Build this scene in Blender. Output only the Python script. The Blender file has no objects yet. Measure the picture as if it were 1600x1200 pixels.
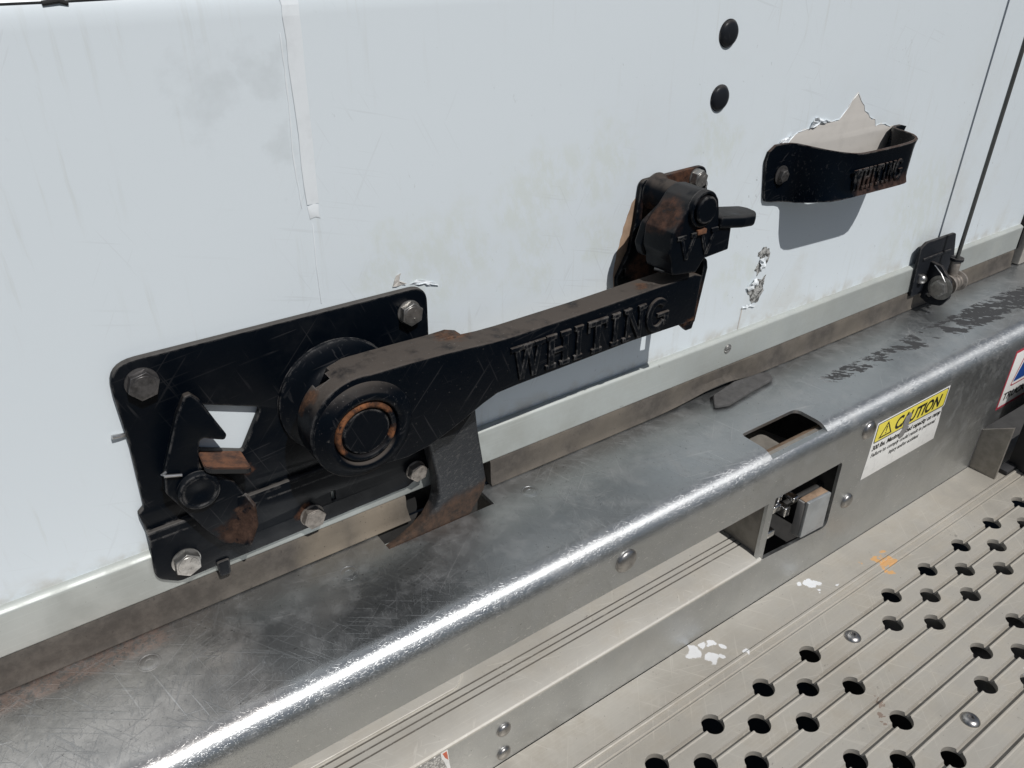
import bpy, bmesh, math, random
from mathutils import Matrix, Vector
random.seed(7)
S = bpy.context.scene
COL = S.collection
MM = 0.001
PI = math.pi

# ------------------------------------------------------------------ camera, sky, sun, exposure
cam_d = bpy.data.cameras.new("camera")
cam_d.sensor_fit = 'HORIZONTAL'
cam_d.sensor_width = 36.0
cam_d.lens = 28.572
cam_d.clip_start = 0.01
cam_d.clip_end = 400.0
cam = bpy.data.objects.new("camera", cam_d)
COL.objects.link(cam)
cam.matrix_world = Matrix((
    (0.8145799, 0.2860964, -0.5045874, -0.1352816),
    (-0.5798809, 0.4227453, -0.6964371, -0.5074835),
    (0.0140639, 0.8599042, 0.5102616, 0.3494448),
    (0, 0, 0, 1)))
S.camera = cam

SUN_TO = Vector((0.05, -1.0, 1.36)).normalized()
elev = math.asin(SUN_TO.z)
azim = math.atan2(SUN_TO.x, SUN_TO.y)
world = bpy.data.worlds.new("World")
S.world = world
world.use_nodes = True
wn = world.node_tree
wn.nodes.clear()
wo = wn.nodes.new('ShaderNodeOutputWorld')
wb = wn.nodes.new('ShaderNodeBackground')
ws = wn.nodes.new('ShaderNodeTexSky')
ws.sky_type = 'NISHITA'
ws.sun_disc = False
ws.sun_elevation = elev
ws.sun_rotation = azim
ws.air_density = 1.0
ws.dust_density = 1.2
ws.ozone_density = 1.5
wb.inputs['Strength'].default_value = 0.05
wn.links.new(ws.outputs[0], wb.inputs[0])
wn.links.new(wb.outputs[0], wo.inputs[0])

sun_d = bpy.data.lights.new("sun", 'SUN')
sun_d.energy = 5.0
sun_d.angle = math.radians(0.53)
sun_d.color = (1.0, 0.975, 0.945)
sun = bpy.data.objects.new("sun", sun_d)
COL.objects.link(sun)
sun.rotation_euler = SUN_TO.to_track_quat('Z', 'Y').to_euler()
sun.location = SUN_TO * 5

S.view_settings.view_transform = 'Standard'
S.view_settings.look = 'None'
S.view_settings.exposure = -0.60
S.view_settings.gamma = 1.0
S.view_settings.use_curve_mapping = False
S.cycles.max_bounces = 8


# ------------------------------------------------------------------ mesh helpers (millimetres in, metres out)
RX = Matrix(((1, 0, 0), (0, 0, -1), (0, 1, 0))).to_4x4()      # u->x, v->z, w->-y  (plates parallel to the door)
RYZ = Matrix(((0, 0, 1), (1, 0, 0), (0, 1, 0))).to_4x4()      # u->y, v->z, w->x   (plates across the truck)
RXY = Matrix.Identity(4)                                      # u->x, v->y, w->z   (lying plates)


def xf(bm, mat):
    bmesh.ops.transform(bm, matrix=mat, verts=bm.verts)
    return bm


def round_poly(pts, r, n=6):
    """fillet every corner of a 2D polygon; r is one number or one per corner"""
    out = []
    k = len(pts)
    rs = r if isinstance(r, (list, tuple)) else [r] * k
    for i in range(k):
        p = Vector(pts[i]); a = Vector(pts[i - 1]); b = Vector(pts[(i + 1) % k])
        rr = rs[i]
        u = (a - p); v = (b - p)
        lu, lv = u.length, v.length
        if rr <= 0 or lu < 1e-6 or lv < 1e-6:
            out.append(tuple(p)); continue
        u /= lu; v /= lv
        c = max(-0.9999, min(0.9999, u.dot(v)))
        ang = math.acos(c)
        d = min(rr / math.tan(ang / 2), lu * 0.48, lv * 0.48)
        s = p + u * d; e = p + v * d
        for j in range(n + 1):
            t = j / n
            q = s * (1 - t) ** 2 + p * 2 * t * (1 - t) + e * t * t
            out.append((q.x, q.y))
    return out


def circle(cx, cy, r, n=40, a0=0.0, a1=2 * PI, end=False):
    m = n + (1 if end else 0)
    return [(cx + r * math.cos(a0 + (a1 - a0) * i / n), cy + r * math.sin(a0 + (a1 - a0) * i / n)) for i in range(m)]


def plate(outer, holes=(), w0=0.0, w1=5.0, bevel=0.8, frame=RX, res=2):
    """a flat plate with holes and rounded rims, spanning w0..w1 along its normal; returns a bmesh in millimetres"""
    cd = bpy.data.curves.new("c", 'CURVE')
    cd.dimensions = '2D'
    cd.fill_mode = 'BOTH'
    th = w1 - w0
    bevel = min(bevel, th * 0.45)
    cd.extrude = max(th / 2 - bevel, 1e-4)
    cd.bevel_depth = bevel
    cd.bevel_resolution = res
    cd.offset = -bevel
    for ring in [outer] + list(holes):
        sp = cd.splines.new('POLY')
        sp.points.add(len(ring) - 1)
        for p, q in zip(sp.points, ring):
            p.co = (q[0], q[1], 0, 1)
        sp.use_cyclic_u = True
    ob = bpy.data.objects.new("c", cd)
    COL.objects.link(ob)
    dg = bpy.context.evaluated_depsgraph_get()
    me = bpy.data.meshes.new_from_object(ob.evaluated_get(dg))
    bm = bmesh.new()
    bm.from_mesh(me)
    bpy.data.objects.remove(ob); bpy.data.curves.remove(cd); bpy.data.meshes.remove(me)
    bmesh.ops.remove_doubles(bm, verts=bm.verts, dist=1e-4)
    xf(bm, frame @ Matrix.Translation((0, 0, (w0 + w1) / 2)))
    bmesh.ops.recalc_face_normals(bm, faces=bm.faces)
    return bm


def box(x0, x1, y0, y1, z0, z1, bevel=0.0, seg=2):
    bm = bmesh.new()
    bmesh.ops.create_cube(bm, size=1.0)
    bmesh.ops.scale(bm, vec=(x1 - x0, y1 - y0, z1 - z0), verts=bm.verts)
    bmesh.ops.translate(bm, vec=((x0 + x1) / 2, (y0 + y1) / 2, (z0 + z1) / 2), verts=bm.verts)
    if bevel > 0:
        bmesh.ops.bevel(bm, geom=bm.edges[:], offset=bevel, segments=seg, affect='EDGES', profile=0.5)
    return bm


def lathe(prof, n=48, frame=RX, at=(0, 0, 0)):
    """profile of (radius, height along the normal), from the axis at the back to the axis at the front"""
    bm = bmesh.new()
    rings = []
    for r, h in prof:
        if r < 1e-6:
            rings.append([bm.verts.new((0, 0, h))])
        else:
            rings.append([bm.verts.new((r * math.cos(2 * PI * i / n), r * math.sin(2 * PI * i / n), h)) for i in range(n)])
    for a, b in zip(rings, rings[1:]):
        for i in range(n):
            j = (i + 1) % n
            if len(a) == 1 and len(b) == 1:
                continue
            if len(a) == 1:
                bm.faces.new((a[0], b[j], b[i]))
            elif len(b) == 1:
                bm.faces.new((a[i], a[j], b[0]))
            else:
                bm.faces.new((a[i], a[j], b[j], b[i]))
    bmesh.ops.recalc_face_normals(bm, faces=bm.faces)
    xf(bm, Matrix.Translation(at) @ frame)
    return bm


def sweep_x(profile, x0, x1, cuts=(), close=True):
    """a YZ profile drawn out along the truck's width"""
    bm = bmesh.new()
    xs = [x0] + sorted(cuts) + [x1]
    cols = [[bm.verts.new((x, y, z)) for y, z in profile] for x in xs]
    n = len(profile)
    for a, b in zip(cols, cols[1:]):
        for i in range(n if close else n - 1):
            j = (i + 1) % n
            bm.faces.new((a[i], b[i], b[j], a[j]))
    if close:
        bm.faces.new(cols[0]); bm.faces.new(list(reversed(cols[-1])))
    bmesh.ops.recalc_face_normals(bm, faces=bm.faces)
    return bm


def tube(path, r, n=12, cap=True):
    bm = bmesh.new()
    P = [Vector(p) for p in path]
    rings = []
    up = Vector((0.31, 0.83, 0.47)).normalized()
    for i, p in enumerate(P):
        t = (P[min(i + 1, len(P) - 1)] - P[max(i - 1, 0)]).normalized()
        a = t.cross(up).normalized(); b = t.cross(a).normalized()
        rings.append([bm.verts.new(p + a * r * math.cos(2 * PI * k / n) + b * r * math.sin(2 * PI * k / n)) for k in range(n)])
    for A, B in zip(rings, rings[1:]):
        for k in range(n):
            bm.faces.new((A[k], A[(k + 1) % n], B[(k + 1) % n], B[k]))
    if cap:
        bm.faces.new(rings[0]); bm.faces.new(list(reversed(rings[-1])))
    bmesh.ops.recalc_face_normals(bm, faces=bm.faces)
    return bm


def join(*bms):
    out = bmesh.new()
    for b in bms:
        me = bpy.data.meshes.new("t"); b.to_mesh(me); b.free()
        out.from_mesh(me); bpy.data.meshes.remove(me)
    return out


def carve(bm, *cutters):
    """boolean difference with closed cutter solids"""
    def tmp(b, nm):
        me = bpy.data.meshes.new(nm); b.to_mesh(me); b.free()
        o = bpy.data.objects.new(nm, me); COL.objects.link(o); return o
    a = tmp(bm, "carved")
    cs = [tmp(c, "cutter") for c in cutters]
    for c in cs:
        md = a.modifiers.new("b", 'BOOLEAN'); md.operation = 'DIFFERENCE'; md.solver = 'EXACT'; md.object = c
    dg = bpy.context.evaluated_depsgraph_get()
    me = bpy.data.meshes.new_from_object(a.evaluated_get(dg))
    out = bmesh.new(); out.from_mesh(me)
    bpy.data.meshes.remove(me)
    for o in [a] + cs:
        m = o.data; bpy.data.objects.remove(o); bpy.data.meshes.remove(m)
    return out


def obj(name, bm, mat, parent=None, smooth=35, loc=None):
    me = bpy.data.meshes.new(name)
    xf(bm, Matrix.Scale(MM, 4))
    if loc is not None:
        bmesh.ops.translate(bm, vec=(-Vector(loc)), verts=bm.verts)
    bm.to_mesh(me); bm.free()
    if smooth:
        for p in me.polygons:
            p.use_smooth = True
        me.set_sharp_from_angle(angle=math.radians(smooth))
    me.materials.append(mat)
    o = bpy.data.objects.new(name, me)
    COL.objects.link(o)
    if loc is not None:
        o.location = loc
    if parent is not None:
        o.parent = parent
        bpy.context.view_layer.update()
        o.matrix_parent_inverse = parent.matrix_world.inverted()
    return o


def thing(name, label, cat, loc=(0, 0, 0), group=None):
    o = bpy.data.objects.new(name, None)
    o.empty_display_size = 0.02
    COL.objects.link(o)
    o.location = Vector(loc) * MM
    o['label'] = label; o['category'] = cat
    if group: o['group'] = group
    bpy.context.view_layer.update()
    return o


def tag(o, label, cat, group=None):
    o['label'] = label; o['category'] = cat
    if group: o['group'] = group
    return o


def dup(o, loc, parent=None):
    """a copy of a part and its sub-parts, moved by loc (mm)"""
    c = o.copy(); COL.objects.link(c)
    c.location = Vector(loc) * MM
    if parent: c.parent = parent
    for ch in o.children:
        g = ch.copy(); COL.objects.link(g); g.parent = c
    return c


def jag(pts, amp, sub=4, seed=1):
    rnd = random.Random(seed)
    out = []
    for i in range(len(pts)):
        a = Vector(pts[i]); b = Vector(pts[(i + 1) % len(pts)])
        n = max(1, int((b - a).length / sub))
        for k in range(n):
            p = a.lerp(b, k / n)
            out.append((p.x + rnd.uniform(-amp, amp), p.y + rnd.uniform(-amp, amp)))
    return out


# ------------------------------------------------------------------ material helper
class M:
    def __init__(s, name):
        s.m = bpy.data.materials.new(name); s.m.use_nodes = True
        s.t = s.m.node_tree
        s.p = s.t.nodes['Principled BSDF']
        s.geo = None

    def n(s, kind, **kw):
        nd = s.t.nodes.new(kind)
        for k, v in kw.items():
            setattr(nd, k, v)
        return nd

    def put(s, sock, v):
        if hasattr(v, 'is_output') or isinstance(v, bpy.types.NodeSocket):
            s.t.links.new(v, sock)
        elif isinstance(v, (int, float)) and sock.type in ('RGBA',):
            sock.default_value = (v, v, v, 1)
        elif isinstance(v, tuple) and sock.type == 'RGBA' and len(v) == 3:
            sock.default_value = (*v, 1)
        else:
            sock.default_value = v

    def pos(s):
        if s.geo is None:
            s.geo = s.n('ShaderNodeNewGeometry')
        return s.geo.outputs['Position']

    def up(s):
        s.pos()
        x = s.n('ShaderNodeSeparateXYZ'); s.put(x.inputs[0], s.geo.outputs['Normal'])
        return x.outputs[2]

    def xyz(s):
        x = s.n('ShaderNodeSeparateXYZ'); s.put(x.inputs[0], s.pos())
        return x.outputs

    def mapped(s, scale=(1, 1, 1), rot=(0, 0, 0), loc=(0, 0, 0)):
        m = s.n('ShaderNodeMapping')
        # rotate first, then stretch
        r = s.n('ShaderNodeVectorRotate', rotation_type='EULER_XYZ')
        s.put(r.inputs['Vector'], s.pos()); r.inputs['Rotation'].default_value = rot
        s.put(m.inputs[0], r.outputs[0]); m.inputs['Scale'].default_value = scale; m.inputs['Location'].default_value = loc
        return m.outputs[0]

    def noise(s, scale, detail=4, rough=0.55, vec=None, dist=0.0, color=False):
        t = s.n('ShaderNodeTexNoise')
        s.put(t.inputs['Vector'], vec if vec is not None else s.pos())
        t.inputs['Scale'].default_value = scale; t.inputs['Detail'].default_value = detail
        t.inputs['Roughness'].default_value = rough; t.inputs['Distortion'].default_value = dist
        return t.outputs['Color' if color else 'Fac']

    def ramp(s, v, a, b, lo=0.0, hi=1.0):
        r = s.n('ShaderNodeMapRange', interpolation_type='SMOOTHSTEP')
        s.put(r.inputs[0], v)
        s.put(r.inputs[1], a); s.put(r.inputs[2], b); s.put(r.inputs[3], lo); s.put(r.inputs[4], hi)
        return r.outputs[0]

    def math(s, op, a, b=0.0, clamp=False):
        m = s.n('ShaderNodeMath', operation=op, use_clamp=clamp)
        s.put(m.inputs[0], a); s.put(m.inputs[1], b)
        return m.outputs[0]

    def mix(s, f, a, b):
        m = s.n('ShaderNodeMix', data_type='RGBA')
        s.put(m.inputs[0], f); s.put(m.inputs[6], a); s.put(m.inputs[7], b)
        return m.outputs[2]

    def mixf(s, f, a, b):
        m = s.n('ShaderNodeMix', data_type='FLOAT')
        s.put(m.inputs[0], f); s.put(m.inputs[2], a); s.put(m.inputs[3], b)
        return m.outputs[0]

    def blobs(s, pts, warp=0.012, wscale=60, soft=0.35):
        """a mask made of ragged spots; pts are (x, y, z, radius) in mm, fixed on the surface"""
        nz = s.noise(wscale, 4, 0.6, color=True)
        v = s.n('ShaderNodeVectorMath', operation='SUBTRACT'); s.put(v.inputs[0], nz); v.inputs[1].default_value = (0.5, 0.5, 0.5)
        k = s.n('ShaderNodeVectorMath', operation='SCALE'); s.put(k.inputs[0], v.outputs[0]); k.inputs['Scale'].default_value = warp
        a = s.n('ShaderNodeVectorMath', operation='ADD'); s.put(a.inputs[0], k.outputs[0]); s.put(a.inputs[1], s.pos())
        acc = None
        for x, y, z, r in pts:
            d = s.n('ShaderNodeVectorMath', operation='DISTANCE'); s.put(d.inputs[0], a.outputs[0]); d.inputs[1].default_value = (x * MM, y * MM, z * MM)
            q = s.ramp(d.outputs['Value'], r * MM * (1 - soft), r * MM, 1.0, 0.0)
            acc = q if acc is None else s.math('MAXIMUM', acc, q)
        return acc

    def scratches(s, defs, thr=0.66, width=0.03):
        """fine straight lines in several directions; defs are (rotation, fine scale, long scale)"""
        acc = None
        for i, (rot, fine, lng) in enumerate(defs):
            v = s.mapped((fine, lng, fine), rot, (i * 7.3, i * 3.1, i * 1.7))
            q = s.ramp(s.noise(1.0, 1.5, 0.5, vec=v), thr, thr + width)
            acc = q if acc is None else s.math('MAXIMUM', acc, q)
        return acc

    def bump(s, h, strength=0.3, dist=0.001, prev=None):
        b = s.n('ShaderNodeBump'); s.put(b.inputs['Height'], h)
        b.inputs['Strength'].default_value = strength; b.inputs['Distance'].default_value = dist
        if prev is not None: s.put(b.inputs['Normal'], prev)
        return b.outputs[0]

    def out(s, color=None, rough=None, metal=None, normal=None, **kw):
        if color is not None: s.put(s.p.inputs['Base Color'], color)
        if rough is not None: s.put(s.p.inputs['Roughness'], rough)
        if metal is not None: s.put(s.p.inputs['Metallic'], metal)
        if normal is not None: s.put(s.p.inputs['Normal'], normal)
        for k, v in kw.items():
            s.put(s.p.inputs[k.replace('_', ' ')], v)
        return s.m


# ---- white door skin: glossy white film, grime, scuffs
def mat_door():
    m = M("white_door_film")
    x, y, z = m.xyz()
    grime = m.ramp(m.noise(9, 5, 0.62), 0.5, 0.74)
    low = m.ramp(z, 0.33, -0.05)
    right = m.ramp(x, -0.15, 0.75)
    grime = m.math('MULTIPLY', grime, m.math('MULTIPLY', low, right, True), True)
    patch = m.blobs([(170, 0, 110, 60), (255, 0, 150, 48), (330, 0, 160, 38), (120, 0, 118, 34), (400, 0, 45, 42), (452, 0, 170, 34),
                     (470, 0, 150, 26), (520, 0, 15, 36), (250, 0, 95, 40), (860, 0, 20, 90), (320, 0, 95, 34)], 0.09, 26, 0.6)
    patch = m.math('MULTIPLY', patch, m.ramp(m.noise(75, 5, 0.7, vec=m.mapped((1, 1, 0.5), (0, 0.3, 0))), 0.36, 0.60))
    c = m.mix(m.math('MULTIPLY', patch, 0.55), (0.705, 0.768, 0.808), (0.64, 0.69, 0.655))
    c = m.mix(m.math('MULTIPLY', grime, 0.45), c, (0.55, 0.55, 0.50))
    # short scuffs and pin specks
    sc = m.ramp(m.noise(230, 3, 0.7, vec=m.mapped((1, 1, 0.45), (0, 0.35, 0))), 0.645, 0.70)
    scm = m.ramp(m.noise(16, 4, 0.65), 0.53, 0.60)
    sc = m.math('MULTIPLY', m.math('MULTIPLY', sc, scm), m.math('ADD', m.math('MULTIPLY', right, 0.85), 0.05))
    c = m.mix(m.math('MULTIPLY', sc, 0.75), c, (0.26, 0.27, 0.27))
    stk = m.ramp(m.noise(1.0, 4, 0.6, vec=m.mapped((120, 1, 9), (0, 0.02, 0))), 0.56, 0.70)
    stk = m.math('MULTIPLY', stk, m.ramp(m.noise(8, 3), 0.42, 0.62))
    c = m.mix(m.math('MULTIPLY', stk, 0.22), c, (0.48, 0.49, 0.45))
    dsc = m.math('MULTIPLY', m.scratches([((1.5708, 0, 0.5), 420, 14), ((1.5708, 0, -0.5), 380, 16), ((1.5708, 0, 1.3), 420, 12)], 0.67, 0.03), m.ramp(m.noise(6, 3, 0.6), 0.48, 0.62))
    c = m.mix(m.math('MULTIPLY', dsc, 0.13), c, (0.36, 0.37, 0.37))
    # grey rubbed clouds high on the left
    cl = m.blobs([(10, 0, 250, 30), (45, 0, 262, 26), (52, 0, 215, 22), (70, 0, 330, 20)], 0.08, 40, 0.8)
    c = m.mix(m.math('MULTIPLY', m.math('MULTIPLY', cl, m.noise(60, 5, 0.7)), 0.42), c, (0.42, 0.45, 0.46))
    # brownish tone, darker towards the rail, broken by noise
    edge = m.math('MULTIPLY', m.ramp(z, -0.036, -0.056), m.ramp(m.noise(35, 4, 0.6), 0.4, 0.65))
    c = m.mix(m.math('MULTIPLY', edge, 0.5), c, (0.42, 0.37, 0.28))
    b = m.bump(m.noise(7, 2, 0.5), 0.12, 0.004)
    b = m.bump(m.noise(170, 2, 0.5), 0.04, 0.0004, b)
    return m.out(c, m.mixf(grime, 0.33, 0.55), 0.0, b, Specular_IOR_Level=0.4)


def mat_film(name, col, rough=0.35):
    m = M(name)
    c = m.mix(m.ramp(m.noise(60, 4), 0.45, 0.7), col, tuple(v * 0.93 for v in col))
    return m.out(c, rough, 0.0)


# ---- black painted steel with dust on what faces up and rust where the paint has gone
def mat_black(name, rust_pts=(), dust=0.55, rough=0.34, grain=0.0, rust_amt=1.0, base=(0.0012, 0.0028, 0.0055), chips=0.0, patch=0.0, duscol=(0.115, 0.097, 0.083), rcol=(0.13, 0.06, 0.034), rust_up=False, spec=0.12, edge=0.7):
    m = M(name)
    c = base
    nd = m.noise(55, 6, 0.65)
    up = m.ramp(m.up(), 0.35, 0.8)
    du = m.math('MULTIPLY', m.math('MULTIPLY', up, m.ramp(nd, 0.2, 0.5)), dust, True)
    c = m.mix(du, c, duscol)
    rough_s = m.mixf(du, rough, 0.85)
    if patch:
        pm = m.math('MULTIPLY', m.ramp(m.noise(14, 5, 0.6), 0.5, 0.68), patch)
        c = m.mix(pm, c, (0.045, 0.046, 0.048))
        rough_s = m.mixf(pm, rough_s, 0.75)
    ew = m.n('ShaderNodeBevel', samples=4); ew.inputs['Radius'].default_value = 0.0022  # pale worn edges that also stand in for sun glints on the bevels
    dt = m.n('ShaderNodeVectorMath', operation='DOT_PRODUCT'); m.put(dt.inputs[0], ew.outputs[0]); m.put(dt.inputs[1], m.geo.outputs['Normal'])
    wear_glint = m.ramp(dt.outputs['Value'], 0.985, 0.90)
    wear_glint = m.math('MULTIPLY', m.math('MULTIPLY', wear_glint, m.ramp(m.noise(120, 5, 0.7), 0.42, 0.60)), edge)
    c = m.mix(wear_glint, c, (0.17, 0.165, 0.16))
    sx = m.math('MULTIPLY', m.scratches([((1.5708, 0, 0.4), 520, 16), ((1.5708, 0, -0.7), 480, 14), ((1.5708, 0, 1.7), 500, 18)], 0.67, 0.04), m.ramp(m.noise(15, 3, 0.6), 0.40, 0.62))
    c = m.mix(m.math('MULTIPLY', sx, 0.30), c, (0.06, 0.06, 0.063))
    gr = m.ramp(m.noise(24, 5, 0.65), 0.35, 0.7)
    rough_s = m.math('ADD', rough_s, m.math('MULTIPLY', gr, 0.16))
    if rust_pts:
        rm = m.blobs(rust_pts, 0.022, 70, 0.5)
        rm = m.math('MULTIPLY', m.math('MULTIPLY', rm, m.ramp(m.noise(170, 5, 0.7), 0.3, 0.5)), rust_amt, True)
        rc = m.mix(m.ramp(m.noise(110, 5, 0.7), 0.3, 0.72), (0.03, 0.018, 0.014), rcol)
        if rust_up: rm = m.math('MULTIPLY', rm, m.ramp(m.up(), 0.1, 0.5))
        c = m.mix(rm, c, rc)
        rough_s = m.mixf(rm, rough_s, 0.9)
    if chips:
        ch = m.math('MULTIPLY', m.ramp(m.noise(420, 3, 0.6), 0.66, 0.72), chips)
        c = m.mix(ch, c, (0.22, 0.21, 0.20))
    h = m.noise(260, 4, 0.6)
    b = m.bump(h, 0.10 + grain * 0.6, 0.0006)
    b = m.bump(m.noise(40, 3, 0.5), 0.12, 0.0015, b)
    return m.out(c, rough_s, 0.0, b, Specular_IOR_Level=spec)


def mat_leather():
    """the hook: cast steel with wrinkled paint, rusty low down where it rubs in the slot"""
    m = M("wrinkled_black_casting")
    x, y, z = m.xyz()
    w = m.noise(300, 3, 0.6, vec=m.mapped((1.0, 1.0, 2.2), (0, 0.5, 0)), dist=0.6)
    zz = m.math('ADD', z, m.math('MULTIPLY', m.math('SUBTRACT', m.noise(45, 4, 0.6), 0.5), 0.022))
    zz = m.math('SUBTRACT', zz, m.math('MULTIPLY', m.math('SUBTRACT', x, 0.15), 0.16))
    rust = m.ramp(zz, -0.092, -0.103)
    c = m.mix(m.ramp(w, 0.54, 0.68), (0.016, 0.018, 0.021), (0.060, 0.060, 0.060))
    rc = m.mix(m.ramp(m.noise(120, 5, 0.7), 0.3, 0.7), (0.020, 0.015, 0.012), (0.075, 0.043, 0.027))
    c = m.mix(rust, c, rc)
    return m.out(c, m.mixf(rust, 0.5, 0.9), 0.0, m.bump(w, 0.45, 0.0012))


def mat_rust(name, a=(0.06, 0.03, 0.02), b=(0.24, 0.10, 0.045)):
    m = M(name)
    c = m.mix(m.ramp(m.noise(130, 6, 0.7), 0.3, 0.7), a, b)
    return m.out(c, 0.88, 0.0, m.bump(m.noise(400, 4, 0.6), 0.3, 0.0005))


# ---- stainless sheet of the beam
def mat_beam():
    m = M("scuffed_stainless_steel")
    x, y, z = m.xyz()
    sc = m.scratches([((0, 0, 0.5), 620, 15), ((0, 0, 1.25), 560, 18), ((0, 0, -0.55), 700, 13), ((0, 0, 2.2), 600, 20), ((0, 0.9, 0.3), 560, 16), ((0, -0.7, 0.2), 600, 18)], 0.645, 0.05)
    scm = m.ramp(m.noise(11, 4, 0.6), 0.34, 0.62, 0.25, 1.0)
    sc = m.math('MULTIPLY', sc, scm)
    sc2 = m.math('MULTIPLY', m.scratches([((0, 0, 0.9), 480, 7), ((0, 0, -0.2), 420, 9), ((0, 0, 1.8), 460, 8)], 0.70, 0.03), scm)
    fine = m.noise(1.0, 2, 0.5, vec=m.mapped((60, 1900, 1900), (0, 0, 0.0)))
    cloud = m.noise(16, 5, 0.6)
    dull = m.math('MULTIPLY', m.ramp(m.math('ADD', x, m.math('MULTIPLY', m.math('SUBTRACT', m.noise(22, 4), 0.5), 0.10)), -0.035, -0.065), m.ramp(z, -0.128, -0.122))  # rougher left end of the top; white door's reflection put into its colour
    c = m.mix(m.ramp(cloud, 0.3, 0.75), (0.46, 0.48, 0.49), (0.53, 0.545, 0.55))
    c = m.mix(dull, c, m.mix(m.ramp(m.noise(45, 6, 0.7), 0.35, 0.65), (0.44, 0.43, 0.42), (0.60, 0.58, 0.56)))
    # pinkish bright band by the seal at the far left
    pink_band = m.math('MULTIPLY', m.math('MULTIPLY', m.ramp(y, -0.030, -0.022), m.ramp(x, -0.085, -0.10)), m.ramp(m.noise(210, 4, 0.7), 0.38, 0.55))
    pink_band = m.math('MULTIPLY', pink_band, m.ramp(z, -0.124, -0.1215))
    c = m.mix(m.math('MULTIPLY', pink_band, 0.8), c, (0.78, 0.62, 0.55))
    c = m.mix(m.math('MULTIPLY', sc, 0.38), c, (0.64, 0.65, 0.66))
    c = m.mix(m.math('MULTIPLY', sc2, 0.7), c, (0.80, 0.80, 0.80))
    fsp = m.ramp(m.noise(300, 2, 0.6), 0.70, 0.74)
    c = m.mix(m.math('MULTIPLY', fsp, 0.6), c, (0.10, 0.10, 0.10))
    # dirt film
    dirt = m.math('MULTIPLY', m.ramp(m.noise(38, 6, 0.68), 0.45, 0.75), 0.22)
    c = m.mix(dirt, c, (0.25, 0.24, 0.225))
    # nicks in the bend
    bend = m.math('MULTIPLY', m.ramp(y, -0.1, -0.112), m.ramp(z, -0.15, -0.135))
    nick = m.math('MAXIMUM', m.ramp(m.noise(300, 3, 0.65), 0.64, 0.71), m.ramp(m.noise(1.0, 3, 0.6, vec=m.mapped((420, 150, 150), (0, 0, 0.5))), 0.655, 0.71))
    # black scuffed paint along the top, wider to the right
    yc = m.math('SUBTRACT', -0.0665, m.math('MULTIPLY', m.math('SUBTRACT', x, 0.80), 0.026))
    dy = m.math('ABSOLUTE', m.math('SUBTRACT', y, yc))
    wid = m.math('ADD', 0.011, m.math('MULTIPLY', m.ramp(x, 0.62, 1.05), 0.015))
    band = m.ramp(m.math('DIVIDE', dy, wid), 1.15, 0.45)
    st = m.noise(1.0, 4, 0.62, vec=m.mapped((70, 210, 120), (0, 0, 0.8)))
    thr = m.math('SUBTRACT', 0.60, m.math('MULTIPLY', band, m.ramp(x, 0.62, 1.0, 0.15, 0.22)))
    blk = m.ramp(m.math('SUBTRACT', st, thr), 0.0, 0.012)
    gapn = m.noise(1.0, 3, 0.55, vec=m.mapped((26, 60, 60), (0, 0, 0.6), (3, 1, 0)))
    blk = m.math('MULTIPLY', blk, m.ramp(m.math('ADD', gapn, m.ramp(x, 0.75, 1.1, 0.0, 0.10)), 0.465, 0.48))
    blk = m.math('MULTIPLY', m.math('MULTIPLY', blk, m.ramp(band, 0.05, 0.3)), m.math('MULTIPLY', m.ramp(x, 0.625, 0.645), m.ramp(z, -0.128, -0.123)))
    c = m.mix(blk, c, (0.045, 0.046, 0.048))
    metal = m.math('SUBTRACT', 0.95, m.math('MAXIMUM', blk, m.math('MULTIPLY', dirt, 0.9)), True)
    r = m.math('ADD', m.mixf(cloud, 0.34, 0.44), m.math('MULTIPLY', dull, 0.12))
    r = m.mixf(bend, r, m.mixf(m.noise(40, 4, 0.6), 0.35, 0.47))
    r = m.math('ADD', r, m.math('MULTIPLY', sc, 0.12))
    r = m.mixf(blk, r, 0.7)
    h = m.math('ADD', m.math('MULTIPLY', sc, 0.9), m.math('MULTIPLY', fine, 0.22))
    h = m.math('ADD', h, sc2)
    b = m.bump(h, 0.30, 0.0004)
    b = m.bump(m.math('MULTIPLY', nick, m.math('ADD', m.math('MULTIPLY', bend, 1.0), 0.05)), 0.16, 0.0010, b)
    b = m.bump(m.noise(24, 3, 0.5), 0.10, 0.004, b)
    dn = m.math('MULTIPLY', m.noise(90, 5, 0.7), m.math('ADD', dull, 0.12))
    b = m.bump(dn, 0.18, 0.0016, b)
    tg = m.n('ShaderNodeTangent', direction_type='RADIAL', axis='X')
    return m.out(c, r, metal, b, Anisotropic=0.62, Anisotropic_Rotation=0.25, Tangent=tg.outputs[0])


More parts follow.
